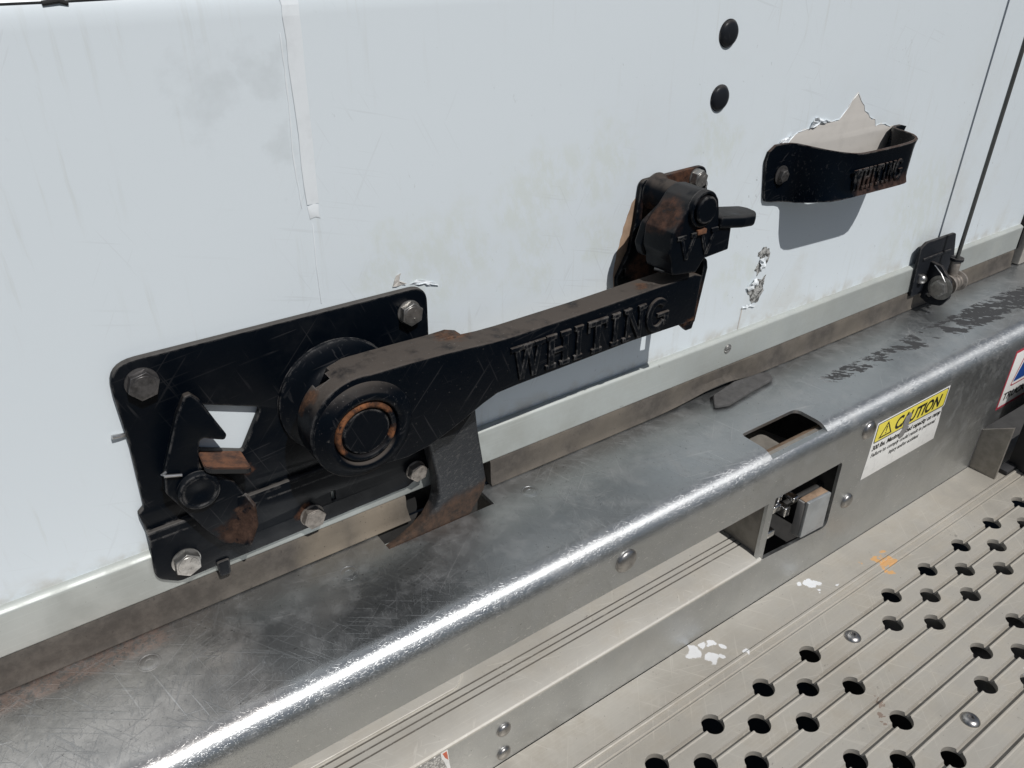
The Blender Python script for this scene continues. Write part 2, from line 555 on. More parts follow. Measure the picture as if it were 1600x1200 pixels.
def mat_alu(name, col=(0.40, 0.385, 0.35), metal=0.55, rough=0.48, dirt=0.5, spots=None, scale=26, scr=0.2, gz=None):
    m = M(name)
    d = m.ramp(m.noise(scale, 6, 0.66), 0.40, 0.72)
    c = m.mix(m.math('MULTIPLY', d, dirt), col, tuple(v * f for v, f in zip(col, (0.62, 0.58, 0.52))))
    f = m.noise(1.0, 3, 0.5, vec=m.mapped((12, 700, 700)))
    c = m.mix(m.math('MULTIPLY', m.ramp(f, 0.5, 0.75), 0.25), c, tuple(min(1, v * 1.25) for v in col))
    sp = m.ramp(m.noise(330, 3, 0.6), 0.70, 0.74)
    c = m.mix(m.math('MULTIPLY', sp, 0.6), c, (0.10, 0.09, 0.08))
    me = m.math('MULTIPLY', m.math('SUBTRACT', 1.0, m.math('MULTIPLY', d, 0.5)), metal)
    r = m.mixf(d, rough, rough + 0.2)
    if spots:
        for pts, sc, warp in spots:
            k = m.blobs(pts, warp * 1.9, 48, 0.5)
            k = m.ramp(m.math('MULTIPLY', k, m.ramp(m.noise(90, 6, 0.75), 0.22, 0.5)), 0.12, 0.5, 0.0, 0.92)
            c = m.mix(k, c, sc)
            me = m.math('MULTIPLY', me, m.math('SUBTRACT', 1.0, k))
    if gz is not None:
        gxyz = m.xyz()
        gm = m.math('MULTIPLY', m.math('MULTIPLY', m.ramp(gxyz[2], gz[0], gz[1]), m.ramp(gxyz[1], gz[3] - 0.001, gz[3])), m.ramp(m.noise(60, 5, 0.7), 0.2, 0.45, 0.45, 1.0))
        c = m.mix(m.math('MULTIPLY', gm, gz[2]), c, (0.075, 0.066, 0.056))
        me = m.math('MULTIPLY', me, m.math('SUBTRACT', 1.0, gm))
    big = m.ramp(m.noise(7, 5, 0.65), 0.42, 0.68)
    c = m.mix(m.math('MULTIPLY', big, 0.28), c, tuple(v * f for v, f in zip(col, (0.55, 0.52, 0.48))))
    scx = m.scratches([((0, 0, 0.7), 460, 12), ((0, 0, -0.6), 420, 14), ((0, 0, 1.9), 440, 11)], 0.68, 0.03)
    c = m.mix(m.math('MULTIPLY', scx, scr), c, tuple(min(1, v * 1.45) for v in col))
    sm = m.ramp(m.noise(48, 5, 0.72), 0.66, 0.74)
    c = m.mix(m.math('MULTIPLY', sm, 0.55), c, (0.14, 0.125, 0.11))
    b = m.bump(m.noise(500, 3, 0.6), 0.12, 0.0003)
    b = m.bump(m.noise(30, 3), 0.08, 0.002, b)
    return m.out(c, r, me, b)


def mat_seal():
    m = M("dusty_brown_rubber")
    d = m.ramp(m.noise(70, 6, 0.7), 0.35, 0.68)
    x, y, z = m.xyz()
    tan = m.math('MULTIPLY', m.math('MULTIPLY', m.ramp(m.noise(12, 3), 0.42, 0.62), 0.7), m.ramp(x, -0.08, 0.05))
    c = m.mix(d, (0.058, 0.051, 0.044), (0.098, 0.086, 0.074))
    bg = m.blobs([(85, -8, -108, 45), (40, -8, -110, 35)], 0.02, 40, 0.9)
    c = m.mix(m.math('MULTIPLY', bg, 0.75), c, (0.24, 0.20, 0.15))
    c = m.mix(tan, c, (0.13, 0.112, 0.09))
    sp = m.ramp(m.noise(420, 3, 0.6), 0.64, 0.70)
    c = m.mix(m.math('MULTIPLY', sp, 0.7), c, (0.04, 0.035, 0.03))
    return m.out(c, 0.85, 0.0, m.bump(m.noise(240, 4, 0.6), 0.3, 0.0006))


def mat_plain(name, col, rough=0.5, metal=0.0, var=0.25, scale=80, bump=0.15):
    m = M(name)
    c = m.mix(m.ramp(m.noise(scale, 5, 0.62), 0.35, 0.7), col, tuple(v * (1 - var) for v in col))
    return m.out(c, rough, metal, m.bump(m.noise(350, 3, 0.6), bump, 0.0004))


def mat_torn():
    m = M("torn_silver_backing")
    d = m.noise(150, 5, 0.7, dist=1.2)
    c = m.mix(m.ramp(d, 0.42, 0.58), (0.10, 0.10, 0.095), (0.62, 0.62, 0.60))
    return m.out(c, 0.35, 0.3, m.bump(d, 0.6, 0.002))


def mat_tape():
    m = M("scratched_silver_reflective_tape")
    v = m.n('ShaderNodeTexVoronoi'); m.put(v.inputs['Vector'], m.pos()); v.inputs['Scale'].default_value = 420
    c = m.mix(m.ramp(v.outputs['Distance'], 0.2, 0.7), (0.75, 0.75, 0.74), (0.35, 0.35, 0.35))
    return m.out(c, 0.3, 0.7, m.bump(v.outputs['Distance'], 0.5, 0.001))


def mat_label(name, col, wear=0.5):
    m = M(name)
    d = m.ramp(m.noise(120, 5, 0.7), 0.5, 0.72)
    c = m.mix(m.math('MULTIPLY', d, wear), col, tuple(v * 0.72 + 0.03 for v in col))
    return m.out(c, 0.4, 0.0)


MAT = {}
MAT['door'] = mat_door()
MAT['film'] = mat_film("clean_white_film", (0.79, 0.835, 0.865))
MAT['primer'] = mat_film("bare_grey_primer", (0.56, 0.535, 0.50), 0.6)
MAT['glue'] = mat_plain("brown_old_adhesive", (0.42, 0.29, 0.20), 0.7, 0, 0.35, 45)
MAT['stain'] = mat_plain("yellowed_film_remnant", (0.66, 0.66, 0.585), 0.5, 0, 0.15, 90)
MAT['gap'] = mat_plain("dark_gap", (0.02, 0.02, 0.02), 0.8)
MAT['plate'] = mat_black("black_plate_paint", [(26, -10, -66, 9), (-12, -8, -10, 8), (60, -8, 16, 7)], 0.6, 0.33, 0, 0.8, patch=0.18, duscol=(0.14, 0.13, 0.12))
MAT['arm'] = mat_black("black_cast_arm_paint", [(148, -35, 68, 17), (28, -45, 58, 10), (24, -42, 50, 8), (388, -62, 18, 11), (385, -50, 68, 10), (330, -50, 67, 9)], 0.88, 0.29, 0.35, 0.75, chips=0.3, rcol=(0.16, 0.078, 0.042), duscol=(0.082, 0.070, 0.061))
MAT['boss'] = mat_black("black_hub_paint", [(24, -30, 60, 14)], 0.18, 0.38, 0, 1.0, duscol=(0.055, 0.058, 0.062))
MAT['pawl'] = mat_black("black_pawl_paint", [(-30, -20, -48, 17), (-20, -35, -40, 22), (-24, -24, -30, 6)], 0.5, 0.30, 0, 1.1, rcol=(0.085, 0.05, 0.036))
MAT['tab'] = mat_rust("rusty_tab_steel", (0.035, 0.022, 0.018), (0.20, 0.082, 0.038))
MAT['rust'] = mat_rust("rusty_ring_steel", (0.05, 0.027, 0.018), (0.20, 0.085, 0.04))
MAT['ringrust'] = mat_black("worn_ring_paint", [(48, -66, 48, 17), (62, -66, 50, 14), (40, -66, 36, 14), (38, -66, 22, 10), (82, -66, 22, 9), (76, -66, 44, 10)], 0.1, 0.4, 0.2, 1.2, rcol=(0.24, 0.10, 0.045), edge=1.0)
MAT['pin'] = mat_black("black_pin_end", [], 0.1, 0.4)
MAT['hook'] = mat_leather()
MAT['catch'] = mat_black("black_catch_paint", [(347, -52, 128, 21), (350, -40, 120, 14), (378, -30, 128, 12)], 0.5, 0.33, 0.2, 0.8, rcol=(0.12, 0.06, 0.04), duscol=(0.07, 0.068, 0.066))
MAT['kplate'] = mat_black("black_keeper_paint", [(392, -8, 120, 28), (420, -8, 135, 22), (372, -12, 60, 20), (390, -50, 25, 20), (395, -30, 50, 30)], 0.5, 0.38, 0.1, 0.75, patch=0.4)
MAT['holder'] = mat_black("black_strap_paint", [(640, -50, 100, 22), (672, -54, 96, 16), (705, -50, 94, 18), (690, -54, 95, 13)], 0.55, 0.20, 0, 0.7, rcol=(0.10, 0.062, 0.05), duscol=(0.10, 0.065, 0.05))
MAT['bolt'] = mat_plain("weathered_zinc_bolt", (0.42, 0.41, 0.39), 0.36, 0.85, 0.4, 200)
MAT['boltrust'] = mat_plain("dull_dusty_bolt", (0.36, 0.325, 0.29), 0.55, 0.6, 0.45, 180)
MAT['boltdark'] = mat_plain("dark_greasy_bolt", (0.13, 0.125, 0.125), 0.35, 0.6, 0.5, 200)
MAT['wire'] = mat_plain("bright_wire", (0.62, 0.62, 0.62), 0.3, 0.9)
MAT['cap'] = mat_black("dark_cap_paint", [], 0.25, 0.28, 0.2, base=(0.016, 0.018, 0.022))
MAT['rail'] = mat_alu("mill_aluminium_rail", (0.50, 0.53, 0.51), 0.35, 0.5, 0.30, None, 18, 0.0)
MAT['seal'] = mat_seal()
MAT['flap'] = mat_plain("grey_dusty_rubber", (0.085, 0.083, 0.082), 0.9, 0, 0.3, 120, 0.5)
MAT['beam'] = mat_beam()
MAT['inner'] = mat_plain("dark_inner_steel", (0.035, 0.034, 0.033), 0.7, 0.0)  # near-black copy of the inner steel; the cavity's shade is in the colour
MAT['innerlit'] = mat_plain("lit_inner_steel", (0.30, 0.28, 0.25), 0.6, 0.3)  # lighter copy of the inner steel for parts that show lit
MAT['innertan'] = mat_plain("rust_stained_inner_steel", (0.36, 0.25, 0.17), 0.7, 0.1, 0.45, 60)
MAT['rivet'] = mat_plain("worn_rivet", (0.42, 0.41, 0.40), 0.32, 0.95, 0.3, 150)
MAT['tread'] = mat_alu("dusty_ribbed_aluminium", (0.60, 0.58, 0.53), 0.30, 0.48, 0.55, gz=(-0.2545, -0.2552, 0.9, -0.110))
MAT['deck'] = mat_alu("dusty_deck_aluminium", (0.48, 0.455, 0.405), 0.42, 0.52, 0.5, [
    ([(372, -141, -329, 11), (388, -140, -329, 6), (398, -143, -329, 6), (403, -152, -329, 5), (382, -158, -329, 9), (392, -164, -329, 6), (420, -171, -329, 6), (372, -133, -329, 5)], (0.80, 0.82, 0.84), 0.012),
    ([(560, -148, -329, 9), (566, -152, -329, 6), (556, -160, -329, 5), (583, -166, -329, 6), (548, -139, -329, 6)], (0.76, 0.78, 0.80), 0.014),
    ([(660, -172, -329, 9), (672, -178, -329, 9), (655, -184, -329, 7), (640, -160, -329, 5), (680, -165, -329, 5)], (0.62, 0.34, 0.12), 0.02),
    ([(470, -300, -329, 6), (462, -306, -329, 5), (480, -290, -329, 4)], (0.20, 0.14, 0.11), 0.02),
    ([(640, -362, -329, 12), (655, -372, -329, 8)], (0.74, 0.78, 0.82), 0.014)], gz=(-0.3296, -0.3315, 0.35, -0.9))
MAT['under'] = mat_plain("grey_undertray", (0.24, 0.235, 0.23), 0.8, 0, 0.2, 30)
MAT['zinc'] = mat_plain("grey_zinc_latch", (0.42, 0.44, 0.45), 0.42, 0.5, 0.2, 60)
MAT['chrome'] = mat_plain("shiny_zinc_bits", (0.65, 0.65, 0.65), 0.22, 1.0, 0.3, 120)
MAT['yellow'] = mat_label("caution_yellow", (0.84, 0.72, 0.09), 0.3)
MAT['white'] = mat_label("label_white", (0.78, 0.78, 0.76), 0.6)
MAT['ink'] = mat_label("label_black_ink", (0.012, 0.012, 0.012), 0.1)
MAT['red'] = mat_label("label_red", (0.42, 0.045, 0.07), 0.3)
MAT['blue'] = mat_label("label_blue", (0.015, 0.06, 0.25), 0.2)
MAT['orange'] = mat_label("tape_red", (0.55, 0.12, 0.06), 0.5)
MAT['tape'] = mat_tape()
MAT['torn'] = mat_torn()
MAT['post'] = mat_plain("dark_block", (0.035, 0.035, 0.037), 0.6)
MAT['gusset'] = mat_plain("dull_gusset_steel", (0.30, 0.28, 0.25), 0.5, 0.5)
MAT['cable'] = mat_plain("dark_coated_cable", (0.085, 0.088, 0.085), 0.5, 0.2)
MAT['asphalt'] = mat_plain("asphalt", (0.06, 0.058, 0.055), 0.9, 0, 0.3, 20)


# ------------------------------------------------------------------ common hardware
def hexbolt_bm(r, h, at, turn=0.0, washer=1.04, frame=RX, marks=True):
    """hex head with chamfered crown on a flange; r is the corner radius; at is the seat centre"""
    hexa = [(r * math.cos(turn + PI / 3 * i), r * math.sin(turn + PI / 3 * i)) for i in range(6)]
    a = plate(hexa, (), 0.9, h, 0.55, Matrix.Identity(4), 3)
    parts = [a, lathe([(0, 0), (r * washer, 0), (r * washer, 0.9), (r * 0.9, 1.3), (0, 1.3)], 40, Matrix.Identity(4)),
             lathe([(0, h - 0.2), (r * 0.76, h - 0.2), (r * 0.72, h + 0.25), (0, h + 0.3)], 36, Matrix.Identity(4))]
    if marks:
        for k in range(3):
            an = turn + 0.5 + k * 2 * PI / 3
            b = box(r * 0.28, r * 0.62, -0.55, 0.55, h - 0.1, h + 0.55)
            xf(b, Matrix.Rotation(an, 4, 'Z')); parts.append(b)
    b = join(*parts)
    xf(b, Matrix.Translation(at) @ frame)
    return b


def dome_bm(r, h, at, frame=RX, collar=0.0):
    prof = [(0, -0.5), (r * (1 + collar), -0.5), (r * (1 + collar), 0.6), (r, 0.7)]
    for i in range(1, 11):
        a = PI / 2 * i / 10
        prof.append((r * math.cos(a) if i < 10 else 0, 0.7 + (h - 0.7) * math.sin(a)))
    return lathe(prof, 40, frame, at)


# ------------------------------------------------------------------ the setting
g = bpy.data.meshes.new("ground")
bm = bmesh.new()
for p in ((-60, -60, -1.15), (60, -60, -1.15), (60, 60, -1.15), (-60, 60, -1.15)):
    bm.verts.new(p)
bm.faces.new(bm.verts)
bm.to_mesh(g); bm.free()
g.materials.append(MAT['asphalt'])
ground = bpy.data.objects.new("ground", g); COL.objects.link(ground)
ground['kind'] = 'structure'

# ------------------------------------------------------------------ roll-up door
door = thing("roll_up_door", "white glossy roll-up truck door with scuffed film, behind the black latch", "truck door", (300, 10, -90))
skin = [(0, -62), (0, 289), (0.5, 295), (1.8, 300.5), (4.2, 305), (8, 308), (13, 309.4), (26, 309.8), (26, -62)]
obj("lower_panel", sweep_x(skin, -900, 1168), MAT['door'], door, 50)
obj("upper_panel", sweep_x([(20, 311.2), (4, 311.2), (0.5, 311.5), (0, 312.1), (0, 1900), (26, 1900), (26, 311.2)], -900, 1168), MAT['door'], door, 20)
obj("hinge_seam", join(tube([(-400, 2.2, 302.2), (-62, 2.2, 302.0), (10, 2.6, 302.6)], 0.55, 8), tube([(-66, 1.6, 301.6), (-58, 1.4, 302.6), (-54, 1.8, 301.0)], 1.3, 10)), MAT['gap'], door)
# aluminium rail along the bottom
rail = sweep_x([(-1.2, -54.5), (-2.6, -54.8), (-6.0, -56.8), (-6.4, -58.2), (-6.0, -60.0), (-6.0, -91.0), (-5.2, -92.6), (14, -92.6), (14, -54.5)], -900, 1166, [x for x in range(-850, 1150, 50)])
obj("bottom_rail", rail, MAT['rail'], door, 45)
obj("rail_screw", carve(lathe([(0, 0), (5.4, 0), (5.4, 0.7), (4.2, 1.7), (0, 1.9)], 32, RX, (520, -5.9, -70)), box(514, 526, -9, -7.0, -70.6, -69.4)), MAT['bolt'], door)


# rubber seal: bulging face with a thin lower lip, lifted off the beam in one place
def lift(x):
    t = (x - 505) / 48.0
    return 15.0 * math.exp(-t * t)


bm = bmesh.new()
xs = [-900 + 15 * i for i in range(0, 66)] + [90 + 6 * i for i in range(0, 181)]
xs = sorted(set(x for x in xs if x <= 1166))
cols = []
for x in xs:
    L = lift(x); wv = 1.1 * math.sin(x * 0.021) + 0.6 * math.sin(x * 0.053 + 1)
    f = 1 - L / 34.0
    zz = lambda z: -92.8 + (z + 92.8) * f
    prof = [(-4.0, -92.8), (-6.2, zz(-94.5)), (-6.7 - wv * .2, zz(-100)), (-7.0 - wv * .3, zz(-107)), (-7.2 - wv * .2, zz(-113)), (-7.5 - L * .25, zz(-117.2)),
            (-8.6 - L * .35, zz(-118.6)), (-9.0 - L * .35, zz(-119.6)), (-8.4 - L * .3, zz(-120.4)), (-5, zz(-120.4)), (8, -118), (8, -92.8)]
    cols.append([bm.verts.new((x, y, z)) for y, z in prof])
for A, B in zip(cols, cols[1:]):
    for i in range(len(A)):
        j = (i + 1) % len(A)
        bm.faces.new((A[i], B[i], B[j], A[j]))
bm.faces.new(cols[0]); bm.faces.new(list(reversed(cols[-1])))
bmesh.ops.recalc_face_normals(bm, faces=bm.faces)
bm = carve(bm, plate(round_poly([(117, -80), (205, -80), (205, -130), (121, -130), (116, -104)], [0, 0, 0, 0, 6]), (), -10, 20, 0, RX))
seal = obj("bottom_seal", bm, MAT['seal'], door, 50)
obj("notch_blackout", box(100, 215, 9, 12, -128, -93), MAT['gap'], door)  # black sheet added behind the seal's notch; stands for the shade there
# torn tail of rubber lying on the beam
fl = round_poly([(478, -33), (494, -17), (530, -14), (577, -13), (588, -18), (580, -30), (540, -34), (496, -39)], [3, 6, 6, 5, 5, 6, 6, 4])
flb = plate(fl, (), -120.2, -115.4, 1.6, RXY, 3)
for v in flb.verts:
    t = max(0, min(1, (v.co.x - 478) / 110))
    v.co.z += 5.0 * (math.sin(PI * t) ** 2) * max(0, (v.co.y + 36) / 24) + 0.3
obj("seal_tail", flb, MAT['flap'], seal, 40)
# two dark carriage-bolt heads through the panel
for (x, z) in ((456.5, 254.6), (456.5, 201.0)):
    obj("carriage_bolt_head", dome_bm(11.0, 5.2, (x, 0.0, z), RX, 0.06), MAT['cap'], door)
# strip of newer film and its seam
def thin(pts, w, th=0.35):
    return plate(pts, (), w, w + th, 0.08, RX, 1)
rnd = random.Random(4)
bm = bmesh.new()
pr = [(0, 173.5), (0, 185), (0, 200), (0, 220), (0, 240), (0, 262), (0, 276), (0, 289), (0.5, 295), (1.8, 300.5), (4.2, 305), (8, 308)]
lv = []
for i, (y, z) in enumerate(pr):
    f = (z - 173) / 128.0
    xl = 61.0 + (59.6 - 61.0) * f + (rnd.uniform(-0.6, 0.5) if i else 0)
    xr = 69.4 + (70.6 - 69.4) * f + (rnd.uniform(-0.25, 0.25) if i else 0)
    lv.append([bm.verts.new((xl, y - 0.55 + rnd.uniform(-.12, .1), z)), bm.verts.new(((xl + xr) / 2, y - 0.4, z)), bm.verts.new((xr, y - 0.25, z))])
for A, B in zip(lv, lv[1:]):
    for k in range(2):
        bm.faces.new((A[k], A[k + 1], B[k + 1], B[k]))
if sum(f.normal.y for f in bm.faces) > 0:
    bmesh.ops.reverse_faces(bm, faces=bm.faces)
obj("film_strip", bm, MAT['film'], door, 0)
obj("film_scar", thin(jag([(56.6, 280), (57.2, 280), (57.4, 240), (56.0, 205), (57.6, 172), (57.0, 172), (55.2, 205), (56.6, 240)], 0.25, 6, 41), 0.05, 0.3), MAT['film'], door)
obj("film_remnant", thin([(61, 172.4), (66, 173.8), (69, 172.6), (68.6, 166), (69.5, 163), (66, 164.5), (62, 163.5)], 0.05, 0.3), MAT['film'], door)
obj("film_seam", thin([(63.1, 160), (63.7, 160), (62.9, 130), (63.4, 101), (62.8, 101), (62.3, 130)], 0.05, 0.3), MAT['film'], door)
# bare primer where the film has peeled above the lever holder
peel = [(566, 120), (566, 144), (575, 153), (588, 156), (598, 157), (604, 166), (618, 162), (633, 159), (646, 159), (655, 167), (662, 177), (670, 184), (677, 177), (686, 169), (689, 163), (696, 160), (706, 153), (712, 152), (716, 145), (727, 146), (740, 142), (752, 140), (752, 100), (620, 100)]
obj("bare_patch", thin(jag(peel, 0.9, 5, 3), 0.05, 0.3), MAT['primer'], door)
rimp = jag(peel[1:22], 0.9, 5, 3)
obj("film_edge", tube([(a, -0.5, b) for a, b in rimp[:-37]], 0.32, 6), MAT['film'], door)


def curl(pts, seed, mat, lift_mm=4.0, base=0.3):
    """a lifted flake of film: fan of jittered facets"""
    rnd = random.Random(seed)
    b = bmesh.new()
    P = jag(pts, 0.5, 3, seed)
    cx = sum(p[0] for p in P) / len(P); cz = sum(p[1] for p in P) / len(P)
    vs = [b.verts.new((p[0], -base - rnd.random() * lift_mm, p[1])) for p in P]
    mid = [b.verts.new(((p[0] + cx) / 2 + rnd.uniform(-.6, .6), -base - rnd.random() * lift_mm, (p[1] + cz) / 2)) for p in P]
    c = b.verts.new((cx, -base - lift_mm * 0.6, cz))
    for i in range(len(P)):
        j = (i + 1) % len(P)
        b.faces.new((vs[i], vs[j], mid[j], mid[i])); b.faces.new((mid[i], mid[j], c))
    bmesh.ops.recalc_face_normals(b, faces=b.faces)
    bmesh.ops.solidify(b, geom=b.faces[:], thickness=0.15)
    return obj("film_curl", b, mat, door, 25)
curl([(597, 157), (601, 166), (607, 167), (618, 163), (631, 160.5), (620, 159), (606, 158)], 5, MAT['film'], 3.0)
curl([(550, 146), (556, 151), (566, 152), (572, 155), (566, 147), (556, 146)], 6, MAT['film'], 1.6)
curl([(135, 98), (141, 101), (152, 97), (160, 92), (152, 94), (146, 96)], 8, MAT['film'], 1.6)
curl([(120, 100), (124, 108), (127, 110), (126, 103), (131, 100)], 9, MAT['primer'], 1.4)
obj("torn_patch", thin(jag([(552, 33), (560, 38), (570, 34), (572, 22), (564, 12), (556, 6), (551, 14), (556, 24)], 1.3, 3, 11), 0.05, 0.5), MAT['torn'], door)
obj("torn_patch", thin(jag([(547, -4), (556, 2), (566, -1), (573, 3), (570, -6), (572, -16), (566, -26), (556, -27), (550, -18), (544, -10)], 1.3, 3, 12), 0.05, 0.5), MAT['torn'], door)
curl([(541, -4), (548, 3), (556, 4), (560, -2), (552, -8), (545, -10)], 13, MAT['film'], 5.0)
curl([(556, 25), (561, 29), (566, 24), (563, 14), (557, 13)], 14, MAT['film'], 5.0)
curl([(538, -27), (547, -26), (556, -28), (562, -31), (551, -29.5), (541, -29.5)], 15, MAT['film'], 2.0)
obj("film_seam", thin([(540, -28), (541.5, -28), (541, -40), (539.5, -54), (538.5, -54), (539, -40)], 0.05, 0.4), MAT['primer'], door)
# brown adhesive ghost beside the keeper
obj("adhesive_stain", thin(jag([(366, 131), (372, 131), (372, 44), (346, 44), (344.5, 56), (347, 78), (353, 100), (358, 116)], 0.7, 5, 17), 0.05, 0.25), MAT['glue'], door)
# seam at the right edge of the door
obj("door_edge_trim", sweep_x([(-7, 1500), (-7, -92), (20, -92), (20, 1500)], 1168.5, 1174), MAT['gap'], door)

frame_post = obj("door_frame_post", box(1180, 1420, -12, 60, -120, 1900, 3), mat_plain("dusty_frame_steel", (0.45, 0.42, 0.38), 0.6, 0.3))
tag(frame_post, "pale steel frame post beside the right edge of the white door", "frame post")

# ------------------------------------------------------------------ rear sill beam
beam = thing("rear_sill_beam", "scratched stainless steel sill beam with rounded front edge under the white door", "sill beam", (0, -60, -330))
R = 22.0
T = 4.0
ZT, YF = -121.0, -130.0
arc = lambda r: [(YF + R - r * math.sin(a), ZT - R + r * math.cos(a)) for a in [PI / 2 * i / 14 for i in range(15)]]
prof = [(-3, ZT)] + arc(R) + [(YF, -328.7), (YF + T, -328.7)] + list(reversed(arc(R - T))) + [(-3, ZT - T)]
shell = sweep_x(prof, -900, 1400)
cut = lambda x0, x1, y0, y1, z0, z1, r=0.0: box(x0, x1, y0, y1, z0, z1, r, 4)
window = plate(round_poly([(478, -178.5), (592, -178.5), (594, -272), (478, -262)], [1, 5, 9, 2]), (), 100, 160, 0.0, RX)
shell = carve(shell,
              cut(86, 193, -29.6, 6, -140, -100, 0),
              plate(round_poly([(467, -81.5), (556, -81.5), (556, -150), (467, -150)], [5, 9, 0, 0]), (), -127.6, -100, 0.0, RXY),
              cut(-910, 467.5, -150, -112, -262.4, -180.7, 0),
              window,
              cut(936, 1410, -150, -112, -335, -266, 0))
obj("beam_shell", shell, MAT['beam'], beam, 30)
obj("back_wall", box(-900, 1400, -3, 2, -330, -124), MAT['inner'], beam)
# ribbed tread seen through the long opening, with its end plate
tread = [(-20, -254.2), (-80, -254.2), (-90.4, -254.2), (-90.9, -256.4), (-92.0, -256.4), (-92.5, -254.2), (-97.2, -254.2), (-97.7, -256.4), (-98.8, -256.4), (-99.3, -254.2),
         (-104.0, -254.2), (-104.5, -256.4), (-105.6, -256.4), (-106.1, -254.2), (-116, -254.4), (-126, -255.4), (-131.2, -256.6), (-132.6, -258.0), (-132.4, -260.5), (-130.3, -262.0), (-20, -262.0)]
obj("ribbed_tread", sweep_x(tread, -900, 473, [x for x in range(-850, 460, 30)]), MAT['tread'], beam, 30)
fs = round_poly([(-900, -40), (126, -40), (126, -78), (112, -89.5), (-900, -89.5)], [0, 0, 8, 10, 0])
obj("flat_strip", plate(fs, (), -254.1, -251.6, 0.5, RXY), MAT['tread'], beam)
obj("end_plate", plate([(-129, -181.5), (-30, -181.5), (-30, -258), (-129, -258)], (), 471, 474.2, 0.4, RYZ), MAT['innerlit'], beam)
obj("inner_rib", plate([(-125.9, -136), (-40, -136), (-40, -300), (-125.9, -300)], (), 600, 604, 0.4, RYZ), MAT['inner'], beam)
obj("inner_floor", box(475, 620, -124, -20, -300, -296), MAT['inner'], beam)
# what shows inside the top slot
il = box(440, 640, -123.4, -109, -133.2, -130.4, 0.5)
for v in il.verts:
    v.co.z += (v.co.y + 123) * -0.1
obj("inner_flange", il, MAT['innerlit'], beam)
obj("inner_flange_web", sweep_x([(-109.4, -131.6), (-98, -141), (-97, -190), (-99, -190), (-99.6, -143), (-109.6, -134.5)], 440, 640), MAT['innertan'], beam)
obj("inner_gusset", plate(round_poly([(500, -40), (560, -40), (572, -84), (500, -84)], 6), (), -176, -172, 0.5, RXY), MAT['innerlit'], beam)
obj("slot_ledge", box(60, 150, -12.5, -8.5, -146, -134, 0.4), MAT['rail'], beam)
# flush screws on the top
for x, y in ((46, -36), (-110.4, -37.4), (230.3, -34)):
    s = lathe([(0, -1), (8.2, -1), (8.2, 0.08), (7.6, 0.22), (7.2, -0.3), (6.4, 0.2), (3.2, 0.2), (2.9, -0.6), (0, -0.6)], 40, RXY, (x, y, ZT))
    obj("flush_screw", s, MAT['beam'], beam)
for x, z, r in ((266.2, -152.1, 11.5), (628.2, -149.7, 11.0), (623, -246.7, 9.5)):
    obj("rivet", dome_bm(r, 5.5, (x, YF, z), RX, 0.05), MAT['rivet'], beam)
for x, z in ((135.3, -283.4), (135.6, -316.2)):
    obj("rivet", dome_bm(7.0, 4.0, (x, YF, z), RX, 0.08), MAT['rivet'], beam)

# latch slide in the window
sl = thing("slide_latch", "grey square slide latch block sticking out of the sill beam window", "latch block", (555, -130, -260))
blk = plate(round_poly([(521, -196), (560.5, -198.5), (561.5, -246.5), (521, -244)], 1.5), (), 139.5, 143.0, 0.5, RX)
obj("front_face", blk, MAT['zinc'], sl)
obj("side_cheek", box(521.2, 523.8, -139.3, -129.5, -246, -199.5, 0.5), MAT['under'], sl)
obj("top_face", box(524, 560.5, -139.3, -129.5, -201.8, -199.0, 0.5), MAT['innertan'], sl)
for i, (x, y, z, sx, sz) in enumerate(((497, -116, -206, 13, 9), (511, -120, -214, 9, 12), (492, -118, -238, 14, 9), (519, -122, -199, 9, 6), (505, -112, -198, 7, 8), (540, -104, -190, 14, 7))):
    obj("latch_bracket", box(x - sx / 2, x + sx / 2, y - 7, y + 7, z - sz / 2, z + sz / 2, 1.6, 3), MAT['chrome'], sl)
obj("guide_rod", tube([(479, -108, -224), (600, -108, -228)], 4, 16), MAT['inner'], sl)

# ------------------------------------------------------------------ stickers on the beam face
def text_bm(s, size, x, z, w, shear=0.0, bold=0.0, width=None, align='LEFT', th=0.12):
    cd = bpy.data.curves.new("t", 'FONT')
    cd.body = s; cd.size = size; cd.shear = shear; cd.offset = bold; cd.align_x = align; cd.extrude = th / 2
    cd.resolution_u = 3
    o = bpy.data.objects.new("t", cd); COL.objects.link(o)
    dg = bpy.context.evaluated_depsgraph_get()
    me = bpy.data.meshes.new_from_object(o.evaluated_get(dg))
    b = bmesh.new(); b.from_mesh(me)
    bpy.data.objects.remove(o); bpy.data.curves.remove(cd); bpy.data.meshes.remove(me)
    if width:
        xs_ = [v.co.x for v in b.verts]
        k = width / (max(xs_) - min(xs_))
        x0 = min(xs_)
        for v in b.verts:
            v.co.x = (v.co.x - x0) * k
    xf(b, Matrix.Translation((x, -w, z)) @ RX)
    return b


